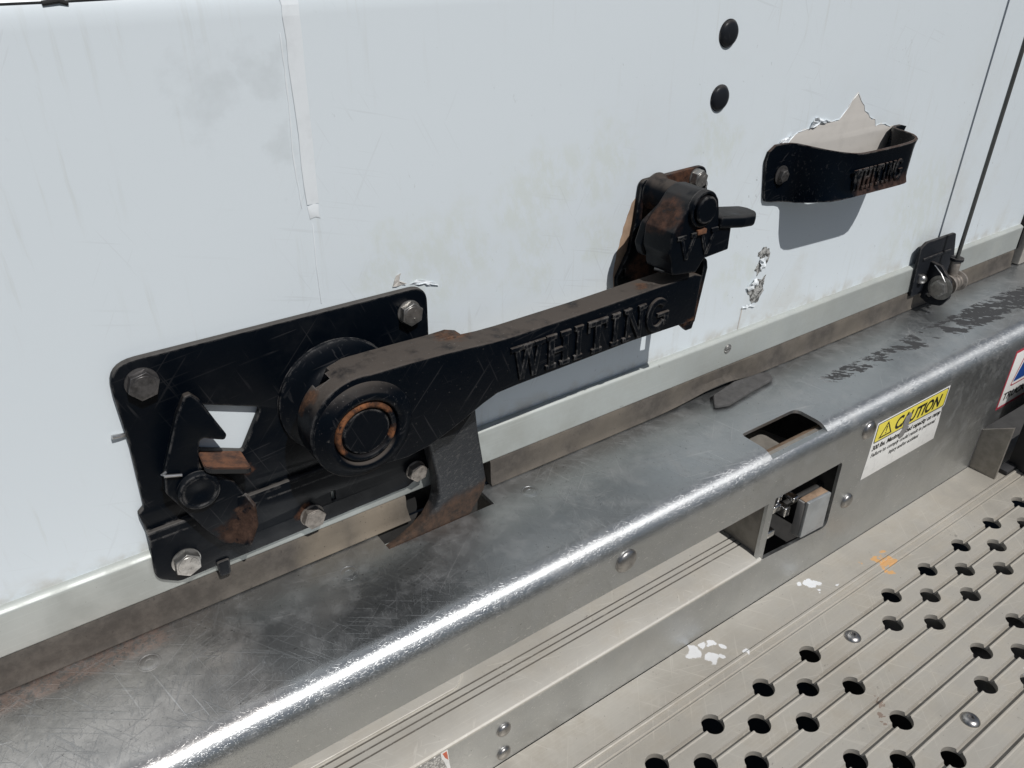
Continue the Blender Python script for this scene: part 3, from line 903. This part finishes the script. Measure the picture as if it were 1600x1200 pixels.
W0 = -YF + 0.05
cs = thing("caution_sticker", "worn yellow and white caution sticker on the beam face between two rivets", "sticker", (720, -130, -187))
ragged = [(645, -147.5), (795, -147.5), (795.6, -176), (791, -178), (793, -184), (795.5, -200), (796.5, -226), (642, -225.5), (644, -190)]
obj("backing", plate(ragged, (), W0, W0 + 0.25, 0.05, RX, 1), MAT['white'], cs)
obj("yellow_band", plate(round_poly([(648.5, -150.5), (791.5, -150.5), (791.5, -174.5), (648.5, -174.5)], 2.0), (), W0 + 0.3, W0 + 0.42, 0.02, RX, 1), MAT['yellow'], cs)
fr = [(647, -149), (793, -149), (793, -176), (647, -176)]
fri = [(648.2, -150.2), (791.8, -150.2), (791.8, -174.8), (648.2, -174.8)]
obj("band_outline", plate(round_poly(fr, 2.5), [round_poly(fri, 2.0)], W0 + 0.3, W0 + 0.4, 0.02, RX, 1), MAT['ink'], cs)
tri = plate([(655, -172), (681, -172), (668, -152)], [[(658.3, -170.2), (677.7, -170.2), (668, -155.2)]], W0 + 0.5, W0 + 0.62, 0.02, RX, 1)
ex = join(tri, plate([(667, -158.5), (669, -158.5), (668.6, -166), (667.4, -166)], (), W0 + 0.5, W0 + 0.62, 0.02, RX, 1), plate(circle(668, -168, 1.0, 12), (), W0 + 0.5, W0 + 0.62, 0.02, RX, 1))
obj("warning_triangle", ex, MAT['ink'], cs)
obj("caution_word", text_bm("CAUTION", 23, 686, -171.0, W0 + 0.52, 0.22, 0.7, 96), MAT['ink'], cs)
obj("small_print", join(text_bm("300 lbs. Maximum load capacity on ramp", 9.5, 648, -186.5, W0 + 0.4, 0.15, 0.28, 143),
                        text_bm("Failure to comply could result in personal", 8.0, 650, -196.5, W0 + 0.4, 0.1, 0.12, 134),
                        text_bm("injury and/or accident", 8.0, 690, -206.5, W0 + 0.4, 0.1, 0.12, 62)), MAT['ink'], cs)
obj("worn_hole", plate(jag([(706, -160), (714, -157), (719, -163), (716, -172), (718, -181), (713, -187), (706, -192), (701, -186), (705, -176), (702, -168)], 1.6, 3, 21), (), W0 + 0.68, W0 + 0.8, 0.02, RX, 1), MAT['under'], cs)

ms = thing("emblem_sticker", "red bordered white sticker with blue emblem, cut off at the picture's right edge", "sticker", (1010, -130, -200))
obj("border", plate([(957, -150), (1075, -150), (1075, -243), (959, -243)], (), W0, W0 + 0.25, 0.05, RX, 1), MAT['red'], ms)
obj("white_field", plate([(960.5, -154), (1071, -154), (1071, -239), (962, -239)], (), W0 + 0.3, W0 + 0.42, 0.02, RX, 1), MAT['white'], ms)
obj("emblem_outline", plate(round_poly([(975, -210), (990, -160), (1060, -160), (1060, -210)], 5), [round_poly([(977.5, -208), (992, -162.5), (1057, -162.5), (1057, -208)], 4)], W0 + 0.5, W0 + 0.6, 0.02, RX, 1), MAT['red'], ms)
obj("emblem", plate(round_poly([(981, -204), (994, -172), (1000, -165), (1050, -165), (1050, -204)], 2), (), W0 + 0.5, W0 + 0.62, 0.02, RX, 1), MAT['blue'], ms)
obj("emblem_word", text_bm("TRUCK", 16, 968, -230, W0 + 0.5, 0.15, 0.5, 60), MAT['ink'], ms)

rt = thing("reflective_tape", "crinkled silver reflective tape scrap with red edge, low on the beam face", "tape", (60, -130, -275))
obj("tape_piece", plate(jag([(-30, -263.5), (73, -263.5), (75, -272), (77, -300), (-30, -300)], 0.6, 6, 31), (), W0 + 0.1, W0 + 0.9, 0.2, RX, 1), MAT['tape'], rt)
obj("tape_edge", plate(jag([(70, -262.6), (76.5, -262), (79, -292), (76.6, -300), (75.4, -284), (71, -270)], 0.4, 4, 33), (), W0 + 1.0, W0 + 1.2, 0.05, RX, 1), MAT['white'], rt)
obj("red_mark", plate(jag([(71.6, -264), (75.6, -264), (77.2, -276), (74, -271)], 0.3, 3, 34), (), W0 + 1.3, W0 + 1.4, 0.02, RX, 1), MAT['orange'], rt)

# ------------------------------------------------------------------ perforated step deck
ZD = -329.0
deck = thing("step_deck", "dusty ribbed aluminium step deck with rows of round drain holes below the beam", "step deck", (400, -300, -335))
PITCH = 25.5
Y0 = -212.5
gro = []
def groove(y, w=2.2, d=2.6):
    return [(y + w, ZD), (y + w * 0.55, ZD - d), (y - w * 0.5, ZD - d), (y - w * 0.9, ZD + 1.0), (y - w * 1.25, ZD + 1.0), (y - w * 1.6, ZD)]
pts = [(-172.6, ZD - 6), (-172.6, ZD + 1.6), (-173.4, ZD + 2.4), (-175.2, ZD + 2.4), (-176.2, ZD + 1.6), (-176.6, ZD)]
for y in (-184.0,):
    pts += groove(y, 1.7, 0.9)
rows = []
for k in range(14):
    y = Y0 - PITCH * k
    pts += groove(y, 2.9, 3.6)
    if k % 4 != 3:
        rows.append((y, k))
pts += [(-570, ZD), (-570, ZD - 6)]
dk = sweep_x(pts, -900, 1400)
cyl = []
A0 = 323.6
P = 74.3
for y, k in rows:
    ph = A0 + {0: 0, 1: 37.2, 2: 3, 4: 6, 5: 41, 6: 9, 8: 12, 9: 47, 10: 15, 12: 18, 13: 52}.get(k, 0)
    n0 = -6
    for i in range(n0, 11):
        x = ph + P * i
        if 500 < x < 566:
            continue
        if y > -370 or i > -2:
            cyl.append(lathe([(0, ZD - 20), (11.2, ZD - 20), (11.2, ZD + 8), (0, ZD + 8)], 24, RXY, (x, y - 0.5, 0)))
dk = carve(dk, join(*cyl))
obj("deck_plate", dk, MAT['deck'], deck, 28)
obj("edge_flange", sweep_x([(-130.6, ZD), (-171.4, ZD), (-171.8, ZD - 0.6), (-171.8, ZD - 5), (-130.6, ZD - 5)], -900, 1400), MAT['deck'], deck)
for x, y in ((530, -224.5), (533.5, -353.5)):
    s = carve(lathe([(0, -1), (9.0, -1), (9.0, 0.6), (8.4, 1.6), (6.6, 3.3), (4.4, 4.1), (0, 4.2)], 40, RXY, (x, y, ZD)),
              plate([(x + 3.1 * math.cos(PI / 3 * i), y + 3.1 * math.sin(PI / 3 * i)) for i in range(6)], (), ZD + 1.6, ZD + 9, 0.0, RXY))
    obj("button_screw", s, MAT['rivet'], deck)
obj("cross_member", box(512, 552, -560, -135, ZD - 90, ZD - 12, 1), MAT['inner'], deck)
obj("hole_blackout", box(-900, 1400, -570, -120, ZD - 190, ZD - 186), MAT['inner'], deck)  # added dark cover, keeps lit ground from showing through the drain holes
obj("blackout_front", box(-900, 1400, -570, -566, ZD - 186, ZD - 6.5), MAT['inner'], deck)  # closes the front of the added dark cover
obj("under_tray", box(560, 1400, -560, -222, ZD - 26, ZD - 22), MAT['under'], deck)

gus = obj("gusset_plate", plate([(-130.4, ZD + 0.3), (-130.4, -266), (-167, -244), (-167, ZD + 0.3)], (), 938, 942, 0.4, RYZ), MAT['gusset'])
tag(gus, "small dull steel gusset plate standing on the deck at far right of the beam", "gusset")
post = obj("side_block", join(box(985, 1400, -420, -160, ZD + 2, ZD + 150, 2), box(960, 1400, -172, -158, ZD + 0.4, ZD + 7, 1)), MAT['post'])  # plain near-black block right of the gusset
tag(post, "dark block behind the gusset plate at the deck's far right", "block")

# ------------------------------------------------------------------ lever latch on the door
L = thing("lever_latch", "big black cast lever latch with rusty pivot bolted to the white door", "door latch", (30, -5, 0))
outer = round_poly([(-84, 98), (146, 97), (146, -30), (-86, -34), (-88, -18), (-83.5, -14), (-82, 40)], [18, 14, 0, 0, 2, 2, 0], 8)
quad = round_poly([(-44, 57), (7, 36.5), (-11, 5), (-41, 18)], [3, 4, 2, 3])
mp_top = plate(outer, [quad, circle(24, 20, 4.2, 16)], 0.6, 6.4, 0.9, RX)
low = round_poly([(-86, -33), (146, -30), (146, -66), (117, -81), (-74, -84.5), (-89, -74)], [0, 0, 10, 4, 10, 12], 8)
mp_low = plate(low, [round_poly([(49, -56), (52.5, -56), (52.5, -66), (49, -66)], 0.8)], 6.6, 10.4, 0.9, RX)
# joggle between the two levels
jg = sweep_x([(-0.8, -30), (-6.3, -33.2), (-10.3, -34.4), (-10.35, -40), (-6.8, -40), (-0.8, -36)], -86.4, 145.8)
mount = obj("mounting_plate", join(mp_top, mp_low, jg), MAT['plate'], L)
obj("drain_tongue", plate(round_poly([(-47, -80), (-37, -80), (-38, -94), (-46, -94)], 2), (), 9.6, 12.5, 0.8, RX), MAT['plate'], mount)
for (x, z, r, w, mt, trn) in ((-65.5, 81, 10.2, 6.4, 'boltdark', 0.2), (129.3, 79, 9.4, 6.4, 'bolt', 0.35), (31, -71, 9.4, 10.4, 'boltrust', 0.1), (-66.5, -67.5, 10.0, 10.4, 'bolt', 0.45), (125, -66, 8.6, 10.4, 'boltrust', 0.25)):
    obj("hex_bolt", hexbolt_bm(r, 7.0, (x, -w, z), trn), MAT[mt], mount)
# bent tab below the window
tabp = [(-41, 18), (-11, 6), (-8.5, 4.5), (-8.5, 0.2), (-37, 11), (-43, 13.5)]
tb = bmesh.new()
top = [(-41.5, -5.6, 17.0), (-12.5, -5.6, 6.2), (-13.0, -27.0, 5.2), (-16.0, -29.5, 6.4), (-40.5, -29.5, 16.6), (-43.5, -27.0, 17.8)]
tv = [tb.verts.new(p) for p in top]
bv = [tb.verts.new((p[0], p[1], p[2] - 5.2)) for p in top]
tb.faces.new(tv); tb.faces.new(list(reversed(bv)))
for i in range(6):
    j = (i + 1) % 6
    tb.faces.new((tv[i], tv[j], bv[j], bv[i]))
bmesh.ops.recalc_face_normals(tb, faces=tb.faces)
bmesh.ops.bevel(tb, geom=tb.edges[:], offset=0.7, segments=2, affect='EDGES')
tab_m = M("rusty_tab_top_black_edge")
tu = tab_m.ramp(tab_m.up(), 0.45, 0.75)
tc = tab_m.mix(tab_m.ramp(tab_m.noise(120, 6, 0.7), 0.3, 0.7), (0.04, 0.023, 0.018), (0.16, 0.07, 0.036))
obj("stop_tab", tb, tab_m.out(tab_m.mix(tu, (0.009, 0.010, 0.012), tc), tab_m.mixf(tu, 0.4, 0.9), 0.0), mount)
# pawl
pw = round_poly([(-45, 71), (-41, 71.5), (-36, 65), (-28, 44), (-23.5, 33), (-25.5, 29.5), (-30, 31.5), (-38.5, 36), (-41.5, 35), (-43.5, 28), (-45.5, 14), (-43.5, 8), (-33, 2), (-24.5, -7.5), (-19.5, -20), (-18.5, -36), (-33.5, -60), (-40.5, -56), (-50, -40), (-70, 3), (-67.5, 20), (-52.5, 58)],
                [2, 2, 4, 0, 3, 3, 4, 2, 2, 0, 4, 2, 0, 6, 0, 4, 3, 2, 0, 5, 0, 0], 5)
pawl = obj("pawl", plate(pw, (), 16.5, 22.0, 0.9, RX), MAT['pawl'], L)
obj("pawl_standoff", lathe([(0, 5.5), (14, 5.5), (14, 16.4), (0, 16.4)], 32, RX, (-50, 0, -2)), MAT['pawl'], pawl)
obj("pivot_disc", lathe([(0, 22.0), (14.2, 22.0), (14.2, 26.0), (13.4, 27.2), (11.2, 27.5), (10.4, 26.9), (4.6, 26.8), (3.6, 26.2), (0, 26.0)], 48, RX, (-49.5, 0, -1.5)), MAT['boss'], pawl)
fg = bmesh.new()
fp = [(-19.2, -22, -19.0), (-18.2, -22, -36.0), (-33.6, -22, -60), (-30.2, -36, -59.5), (-17.2, -40, -43.0), (-17.2, -40, -27.0)]
# bent-out flange of the pawl, a sloping rusty lip
fv = [fg.verts.new(p) for p in [(-27.5, -21.5, -19.5), (-19.4, -22.5, -20.0), (-16.5, -31.0, -26.0), (-17.5, -32.0, -44.0), (-24.5, -31.5, -60.0), (-33.5, -21.5, -59.5)]]
fg.faces.new(fv)
bmesh.ops.recalc_face_normals(fg, faces=fg.faces)
bmesh.ops.solidify(fg, geom=fg.faces[:], thickness=3.2)
bmesh.ops.bevel(fg, geom=fg.edges[:], offset=0.5, segments=2, affect='EDGES')
obj("pawl_flange", fg, MAT['pawl'], pawl)
obj("spring_pin", tube([(-67, -22, 19.5), (-69.5, -23.6, 19.5), (-68.5, -24.4, 18.5), (-58, -24.2, 15.0)], 1.15, 10), MAT['wire'], L)
obj("spring_pin", tube([(-81, -1.2, 44), (-86, -2.2, 45), (-90.5, -3.0, 46.2)], 1.5, 10), MAT['wire'], L)

# hub and the cast lever
obj("hub_boss", lathe([(0, 6.4), (47, 6.4), (46.4, 9), (42, 12.0), (34.5, 13.4), (30, 15.5), (28.5, 18), (28.5, 31), (0, 31)], 72, RX, (65, 0, 27)), MAT['boss'], L)
HX, HZ, HR = 60.0, 31.0, 40.0
hub = circle(HX, HZ, HR, 40, math.radians(78), math.radians(285), True)
front = hub + [(92, -9.5), (112, -6.5), (132, 1.0), (150, 9), (161, 14), (174, 18.8), (192, 20), (315, 23.5), (392, 22.5), (394, 66), (385, 69.5), (267, 66), (187, 65), (169, 65.4), (150, 67), (128, 68.5), (95, 69.8)]
pocket = plate([(31, 74), (42, 78), (46, 61), (36, 58)], (), 36, 47.5, 0, RX)
lever = obj("lever", carve(plate(front, (), 38.0, 62.0, 1.5, RX, 3), pocket), MAT['arm'], L, 40)
back = [(95, 69.2), (62, 69.6), (50, 66), (42, 52), (41, 34), (47, 12), (60, -1), (76, -6)] + [(95, -7), (125, 4), (150, 14), (166, 30), (171, 50), (162, 60), (156, 65.5), (147, 68.5), (128, 68.2)]
# rusty broken stop on the hub's shoulder, with a dark pocket
obj("lever_back", plate(back, (), 28.0, 42.2, 1.2, RX, 3), MAT['arm'], lever, 40)
obj("pivot_collar", lathe([(22.8, 61.0), (38.6, 61.0), (37.6, 62.4), (34.8, 64.0), (31.6, 66.6), (29.4, 67.6), (26.6, 67.7), (25.0, 66.4), (24.2, 63.0), (23.2, 61.0)], 72, RX, (60, 0, 28)), MAT['arm'], lever, 60)
obj("pivot_ring", lathe([(15.6, 59.5), (23.8, 59.5), (23.6, 65.0), (22.2, 66.8), (20.4, 66.8), (19.2, 65.6), (18.7, 61.2), (15.8, 60.4)], 72, RX, (60, 0, 28)), MAT['ringrust'], lever, 60)
obj("pivot_pin", lathe([(0, 58), (18.2, 58), (18.2, 63.6), (17.2, 64.8), (0, 65.0)], 64, RX, (60.3, 0, 27.6)), MAT['pin'], lever)
hookp = [(118, 14), (160, 14), (170, -2), (176, -16), (177.2, -30), (184, -77), (186.2, -92), (184, -102), (178, -111), (170, -122), (152, -134), (126, -138), (100, -134), (82, -130), (85, -122.5), (98, -118.5), (112, -114), (124, -108.5), (133.5, -99), (137, -88), (136, -70), (130, -36), (122, -10)]
hk = plate(round_poly(hookp, [0, 0, 6, 6, 6, 8, 8, 8, 6, 8, 8, 8, 8, 4, 4, 6, 6, 6, 6, 6, 6, 8, 4]), (), 12.5, 28.6, 3.4, RX, 4)
for v in hk.verts:
    f = max(0.0, min(1.0, (142 - v.co.x) / 42)) * max(0.0, min(1.0, (-92 - v.co.z) / 16))
    k = (v.co.y + 28.6) / 16.1
    v.co.y -= 8.5 * f * k
obj("hook", hk, MAT['hook'], L, 50)
obj("hook_neck", plate(round_poly([(96, 10), (160, 22), (170, 0), (150, -22), (124, -20)], 6), (), 28, 42, 2, RX, 3), MAT['arm'], lever)


# raised slab letters along the lever
def letter(ch, w, h):
    t = w * 0.24
    s = h * 0.13
    bars = []
    def bar(x0, y0, x1, y1, th):
        d = Vector((x1 - x0, y1 - y0)); n = Vector((-d.y, d.x)).normalized() * th / 2
        bars.append([(x0 + n.x, y0 + n.y), (x0 - n.x, y0 - n.y), (x1 - n.x, y1 - n.y), (x1 + n.x, y1 + n.y)])
    def rect(x0, y0, x1, y1):
        bars.append([(x0, y0), (x1, y0), (x1, y1), (x0, y1)])
    if ch == 'W':
        for a, b in ((0.12, 0.30), (0.50, 0.30), (0.50, 0.70), (0.88, 0.70)):
            bar(a * w, h, b * w, 0, t * 0.62)
        for a in (0.12, 0.5, 0.88):
            rect(a * w - t * 0.75, h - s, a * w + t * 0.75, h + 0.2)
    elif ch == 'H':
        for a in (0.22, 0.78):
            rect(a * w - t / 2, 0, a * w + t / 2, h)
            rect(a * w - t * 0.85, h - s, a * w + t * 0.85, h + 0.3); rect(a * w - t * 0.85, -0.3, a * w + t * 0.85, s)
        rect(0.22 * w, h * 0.43, 0.78 * w, h * 0.57)
    elif ch == 'I':
        rect(w / 2 - t * 0.8, 0, w / 2 + t * 0.8, h)
        rect(w / 2 - t * 1.5, h - s, w / 2 + t * 1.5, h + 0.3); rect(w / 2 - t * 1.5, -0.3, w / 2 + t * 1.5, s)
    elif ch == 'T':
        rect(w / 2 - t * 0.55, 0, w / 2 + t * 0.55, h)
        rect(0.04 * w, h - s * 1.25, 0.96 * w, h + 0.3)
        rect(0.04 * w, h * 0.68, 0.04 * w + t * 0.4, h); rect(0.96 * w - t * 0.4, h * 0.68, 0.96 * w, h)
        rect(w / 2 - t * 1.0, -0.3, w / 2 + t * 1.0, s)
    elif ch == 'N':
        rect(0.14 * w, 0, 0.14 * w + t * 0.6, h); rect(0.86 * w - t * 0.6, 0, 0.86 * w, h)
        bar(0.2 * w, h, 0.8 * w, 0, t * 0.7)
        rect(0.02 * w, h - s, 0.36 * w, h + 0.3); rect(0.66 * w, h - s, 1.0 * w, h + 0.3); rect(0.02 * w, -0.3, 0.38 * w, s)
    elif ch == 'G':
        R1 = 0.52
        a0, a1 = math.radians(40), math.radians(330)
        o = [(w / 2 + w * R1 * math.cos(a), h / 2 + h * 0.54 * math.sin(a)) for a in [a0 + (a1 - a0) * i / 28 for i in range(29)]]
        i_ = [(w / 2 + (w * R1 - t) * math.cos(a), h / 2 + (h * 0.54 - t) * math.sin(a)) for a in [a0 + (a1 - a0) * i / 28 for i in range(29)]]
        bars.append(o + list(reversed(i_)))
        rect(w * 0.5, h * 0.42, w * 1.04, h * 0.54)
        rect(w * 0.80, h * 0.12, w * 1.02, h * 0.5)
    return bars


def slab_word(word, x0, z0, x1, z1, w0, h, rise0=0.0, rise1=0.0, weights=None):
    ws_ = [weights.get(c, 1.0) if weights else 1.0 for c in word]
    tot = sum(ws_) + 0.1 * (len(word) - 1)
    u = (x1 - x0) / tot
    bl = []
    x = x0; k = 0
    for c, wt in zip(word, ws_):
        cw = wt * u
        for poly in letter(c, cw, z1 - z0):
            k += 1
            f = (x - x0) / (x1 - x0)
            dz = rise0 + (rise1 - rise0) * f
            bl.append(plate([(px + x, pz + z0 + dz) for px, pz in poly], (), w0 - 0.9, w0 + h + 0.013 * k, 0.95, RX, 2))
        x += cw + 0.1 * u
    return join(*bl)


obj("raised_lettering", slab_word("WHITING", 187, 25.5, 354, 55.5, 62.0, 2.2, 0, 2.0, {'W': 1.35, 'H': 1.15, 'I': 0.55, 'T': 1.05, 'N': 1.15, 'G': 1.15}), MAT['arm'], lever, 30)

# ------------------------------------------------------------------ keeper that holds the lever's end
K = thing("latch_keeper", "rusty black keeper catch clamping the free end of the lever, beside its bolt", "latch keeper", (400, -5, 85))
ko = round_poly([(365, 142), (446, 144), (452, 118), (446, 15), (402, 12), (348, 34), (345, 54), (358, 78), (362, 104)], [7, 12, 8, 4, 4, 6, 6, 6, 5], 6)
kp = obj("keeper_plate", plate(ko, [round_poly([(352, 62), (355, 62), (355, 54), (352, 54)], 0.6)], 0.6, 5.2, 0.9, RX), MAT['kplate'], K)
obj("hex_bolt", hexbolt_bm(8.3, 8.0, (433, -5.2, 134), 0.3), MAT['bolt'], kp)
obj("hex_bolt", hexbolt_bm(7.6, 7.0, (400, -5.2, 40), 0.1), MAT['bolt'], kp)
obj("split_ring", tube([(440 + 7 * math.cos(a), -7 - 2 * math.sin(a), 124 + 7 * math.sin(a)) for a in [0.2 * i for i in range(-6, 9)]], 0.9, 8), MAT['wire'], K)
obj("side_web", plate(round_poly([(-4.8, 75), (-56, 78), (-58, 70), (-52, 14), (-46, 6), (-4.8, 20)], [2, 4, 4, 5, 8, 2]), (), 399.5, 405.0, 0.8, RYZ), MAT['kplate'], K)
obj("stop_lip", plate(round_poly([(384, 28), (405, 26), (406, 14), (404, 6), (396, 6), (384, 17)], 2), (), 46.0, 50.5, 0.8, RX), MAT['kplate'], K)
obj("shaft_boss", lathe([(0, 5.0), (16.5, 5.0), (16.0, 6.5), (14.4, 8), (13.4, 10), (13.4, 27), (12.0, 28.5), (9, 29), (9, 40), (0, 40)], 48, RX, (383, 0, 130)), MAT['kplate'], K, 50)
# thumb catch: knuckle, block, tab
cb = round_poly([(344, 92), (340, 100), (341, 118), (361, 143), (371, 148.5), (383, 147), (392, 139), (395.5, 126), (396, 118), (414, 112.5), (414.5, 89), (384, 87), (376, 76), (346, 80)], [6, 5, 4, 8, 8, 8, 8, 4, 2, 3, 2, 3, 4, 6], 6)
catch = obj("thumb_catch", plate(cb, (), 38.0, 70.0, 1.8, RX, 3), MAT['catch'], K, 40)
obj("catch_wing", plate(round_poly([(345, 117), (368, 132), (372, 112), (362, 92), (344, 86), (339, 99)], 6), (), 28.0, 38.5, 2.5, RX, 3), MAT['catch'], catch, 40)
obj("thumb_tab", xf(plate(round_poly([(-6, -13), (24, -14), (42, -11), (56, 0), (59, 12), (53, 20), (-6, 20)], [2, 4, 8, 6, 5, 5, 2]), (), -5.4, 5.4, 3.4, RXY, 4), Matrix.Translation((402, -60, 116.5)) @ Matrix.Rotation(math.radians(9), 4, 'Y')), MAT['catch'], catch, 50)
obj("pin_ring", lathe([(12.4, 68), (15.6, 68), (15.6, 72.6), (14.6, 73.6), (13.0, 73.6), (12.4, 72.6)], 48, RX, (372.5, 0, 134)), MAT['catch'], catch, 60)
obj("catch_pin", lathe([(0, 66), (11.6, 66), (11.6, 75.5), (10.6, 76.6), (0, 76.9)], 48, RX, (372.5, 0, 134)), MAT['pin'], catch)
em = []
for i, dx in enumerate((0, 24)):
    def bar(a, b, th, hh):
        d = Vector((b[0] - a[0], b[1] - a[1])); n = Vector((-d.y, d.x)).normalized() * th / 2
        return plate([(a[0] + n.x, a[1] + n.y), (a[0] - n.x, a[1] - n.y), (b[0] - n.x, b[1] - n.y), (b[0] + n.x, b[1] + n.y)], (), 69.5, hh, 0.4, RX, 1)
    x = 360 + dx
    em += [bar((x - 8, 112), (x, 92), 3.2, 71.3), bar((x + 8, 112), (x, 92), 3.2, 71.4), bar((x - 13, 112.5), (x - 3, 112.5), 3.4, 71.6), bar((x + 3, 112.5), (x + 11, 112.5), 3.4, 71.7)]
obj("raised_emblem", join(*em), MAT['catch'], catch)
obj("rust_key", box(368.5, 379, -73.2, -69, 112.0, 116.4, 0.8), MAT['rust'], catch)
obj("cotter_tip", tube([(356, -40, 75), (360, -46, 74), (366, -48, 73)], 2.4, 10), MAT['wire'], K)

# ------------------------------------------------------------------ strap that stows the lever
Hd = thing("lever_holder", "bent black steel strap holder bolted over a torn patch of white film", "strap holder", (640, -10, 115))
st = [  # x_top, z_top, x_bot, z_bot, y
    (534, 133, 541, 96, -3.5), (537, 142, 544, 91, -3.5), (546, 147.5, 552, 89, -3.6), (560, 147.5, 564, 87.5, -4.0), (569, 146.6, 571, 86.6, -5.2), (574, 146, 575, 86.4, -8.2), (579, 145, 577, 87, -14), (584, 144, 579, 88.4, -21),
    (592, 142.6, 582, 90.5, -31), (601, 141.2, 586, 92.8, -39.5), (610, 140, 591, 94.4, -45), (617, 139.2, 598, 95.2, -48.5), (624, 138.8, 607, 95.6, -50.2), (640, 138.6, 628, 95.8, -51.0), (660, 138.6, 652, 95.8, -51.6),
    (680, 138.8, 676, 95.8, -52.2), (700, 139.6, 698, 95.8, -52.6), (710, 140.4, 708, 95.8, -52.2), (717, 141.2, 715, 95.8, -50.2), (723, 142, 721, 95.8, -46), (727, 142.6, 725.5, 95.8, -40), (730, 142.8, 729, 95.8, -32),
    (733, 142.6, 732, 95.8, -24), (737, 142.2, 735, 95.8, -15), (743, 141.6, 739, 95.8, -8), (752, 141, 746, 95.8, -4.4), (763, 140.6, 752, 95.8, -3.6), (774, 138, 756, 95.8, -3.5)]
bm = bmesh.new()
rowsv = []
NV = 9
for i, (xt, zt, xb, zb, y) in enumerate(st):
    col_ = []
    for k in range(NV):
        t = k / (NV - 1)
        flare = 0.0
        if 10 <= i <= 18:
            flare = 2.4 * (max(0, (t - 0.78) / 0.22) ** 2) + 1.8 * (max(0, (0.25 - t) / 0.25) ** 2) - 0.6
        col_.append(bm.verts.new((xt + (xb - xt) * t, y - flare, zt + (zb - zt) * t)))
    rowsv.append(col_)
for A, B in zip(rowsv, rowsv[1:]):
    for k in range(NV - 1):
        bm.faces.new((A[k], A[k + 1], B[k + 1], B[k]))
bmesh.ops.recalc_face_normals(bm, faces=bm.faces)
if sum(f.normal.y for f in bm.faces) > 0:
    bmesh.ops.reverse_faces(bm, faces=bm.faces)
bmesh.ops.solidify(bm, geom=bm.faces[:], thickness=3.0)
bmesh.ops.recalc_face_normals(bm, faces=bm.faces)
strap = obj("strap", bm, MAT['holder'], Hd, 40)
obj("hex_bolt", hexbolt_bm(6.4, 5.5, (560.5, -4.4, 116), 0.2, 1.5), MAT['boltdark'], Hd)
obj("embossed_word", slab_word("WHITING", 612, 103, 697, 124, 52.2, 1.1, 0, 0, {'W': 1.35, 'H': 1.1, 'I': 0.5, 'T': 1.0, 'N': 1.1, 'G': 1.1}), MAT['holder'], strap, 30)

# ------------------------------------------------------------------ cable bracket and cable at the right
C = thing("cable_bracket", "small black lift cable bracket with flanged roller bolt on the rail at right", "cable bracket", (920, -10, -80))
cp = round_poly([(872, -28), (884, -21.5), (953, -22), (966, -56), (970, -98), (880, -98)], [4, 5, 6, 10, 4, 4])
obj("bracket_plate", plate(cp, (), 6.6, 10.8, 0.9, RX), MAT['cap'], C)
obj("bracket_rib", box(884, 950, -12.5, -10.2, -47, -43.5, 0.8), MAT['cap'], C)
obj("ear", plate(round_poly([(-10, -52), (-26, -54), (-44, -70), (-48, -92), (-40, -106), (-24, -110), (-10, -104)], [2, 6, 8, 8, 6, 8, 2]), [circle(-20, -98, 3.4, 16)], 906, 911, 0.8, RYZ), MAT['cap'], C)
obj("dome_rivet", dome_bm(7.0, 8, (893, -10.8, -74), RX), MAT['rivet'], C)
FX = Matrix(((0, 0, -1), (1, 0, 0), (0, -1, 0))).to_4x4()      # axis pointing to -x
FXR = Matrix(((0, 0, -1), (0, 1, 0), (1, 0, 0))).to_4x4()
obj("roller_bolt", hexbolt_bm(11.5, 9.0, (906, -33, -82), 0.3, 1.42, FXR, False), MAT['bolt'], C)
obj("roller", lathe([(0, -44), (13.5, -44), (13.5, -41), (9.5, -39), (9.5, -34), (11, -33), (9.5, -32), (9.5, -27), (11, -26), (9.5, -25), (9.5, -20), (13.5, -18), (13.5, -14), (8, -14), (8, 0), (0, 0)], 40, FXR, (906, -33, -82)), MAT['boltrust'], C)
obj("cotter_wire", tube([(905, -18, -55), (903, -30, -62), (903.5, -38, -72)], 0.8, 8), MAT['wire'], C)

cab = thing("lift_cable", "dark vertical lift cable with crimped end running up the door at right", "cable", (934, -30, -60))
obj("cable_rope", tube([(932.5, -30.8, -52), (932.5, -30.8, 300), (932.5, -30.8, 1700)], 2.5, 16), MAT['cable'], cab)
obj("crimp_sleeve", lathe([(0, 0), (6.0, 0), (6.6, 1), (6.6, 33), (5.6, 34.5), (0, 34.5)], 28, RXY, (934, -30, -84)), MAT['boltrust'], cab)
obj("crimp_collar", lathe([(0, 0), (8.4, 0), (8.4, 4), (0, 4)], 24, RXY, (935, -30, -51)), MAT['cap'], cab)
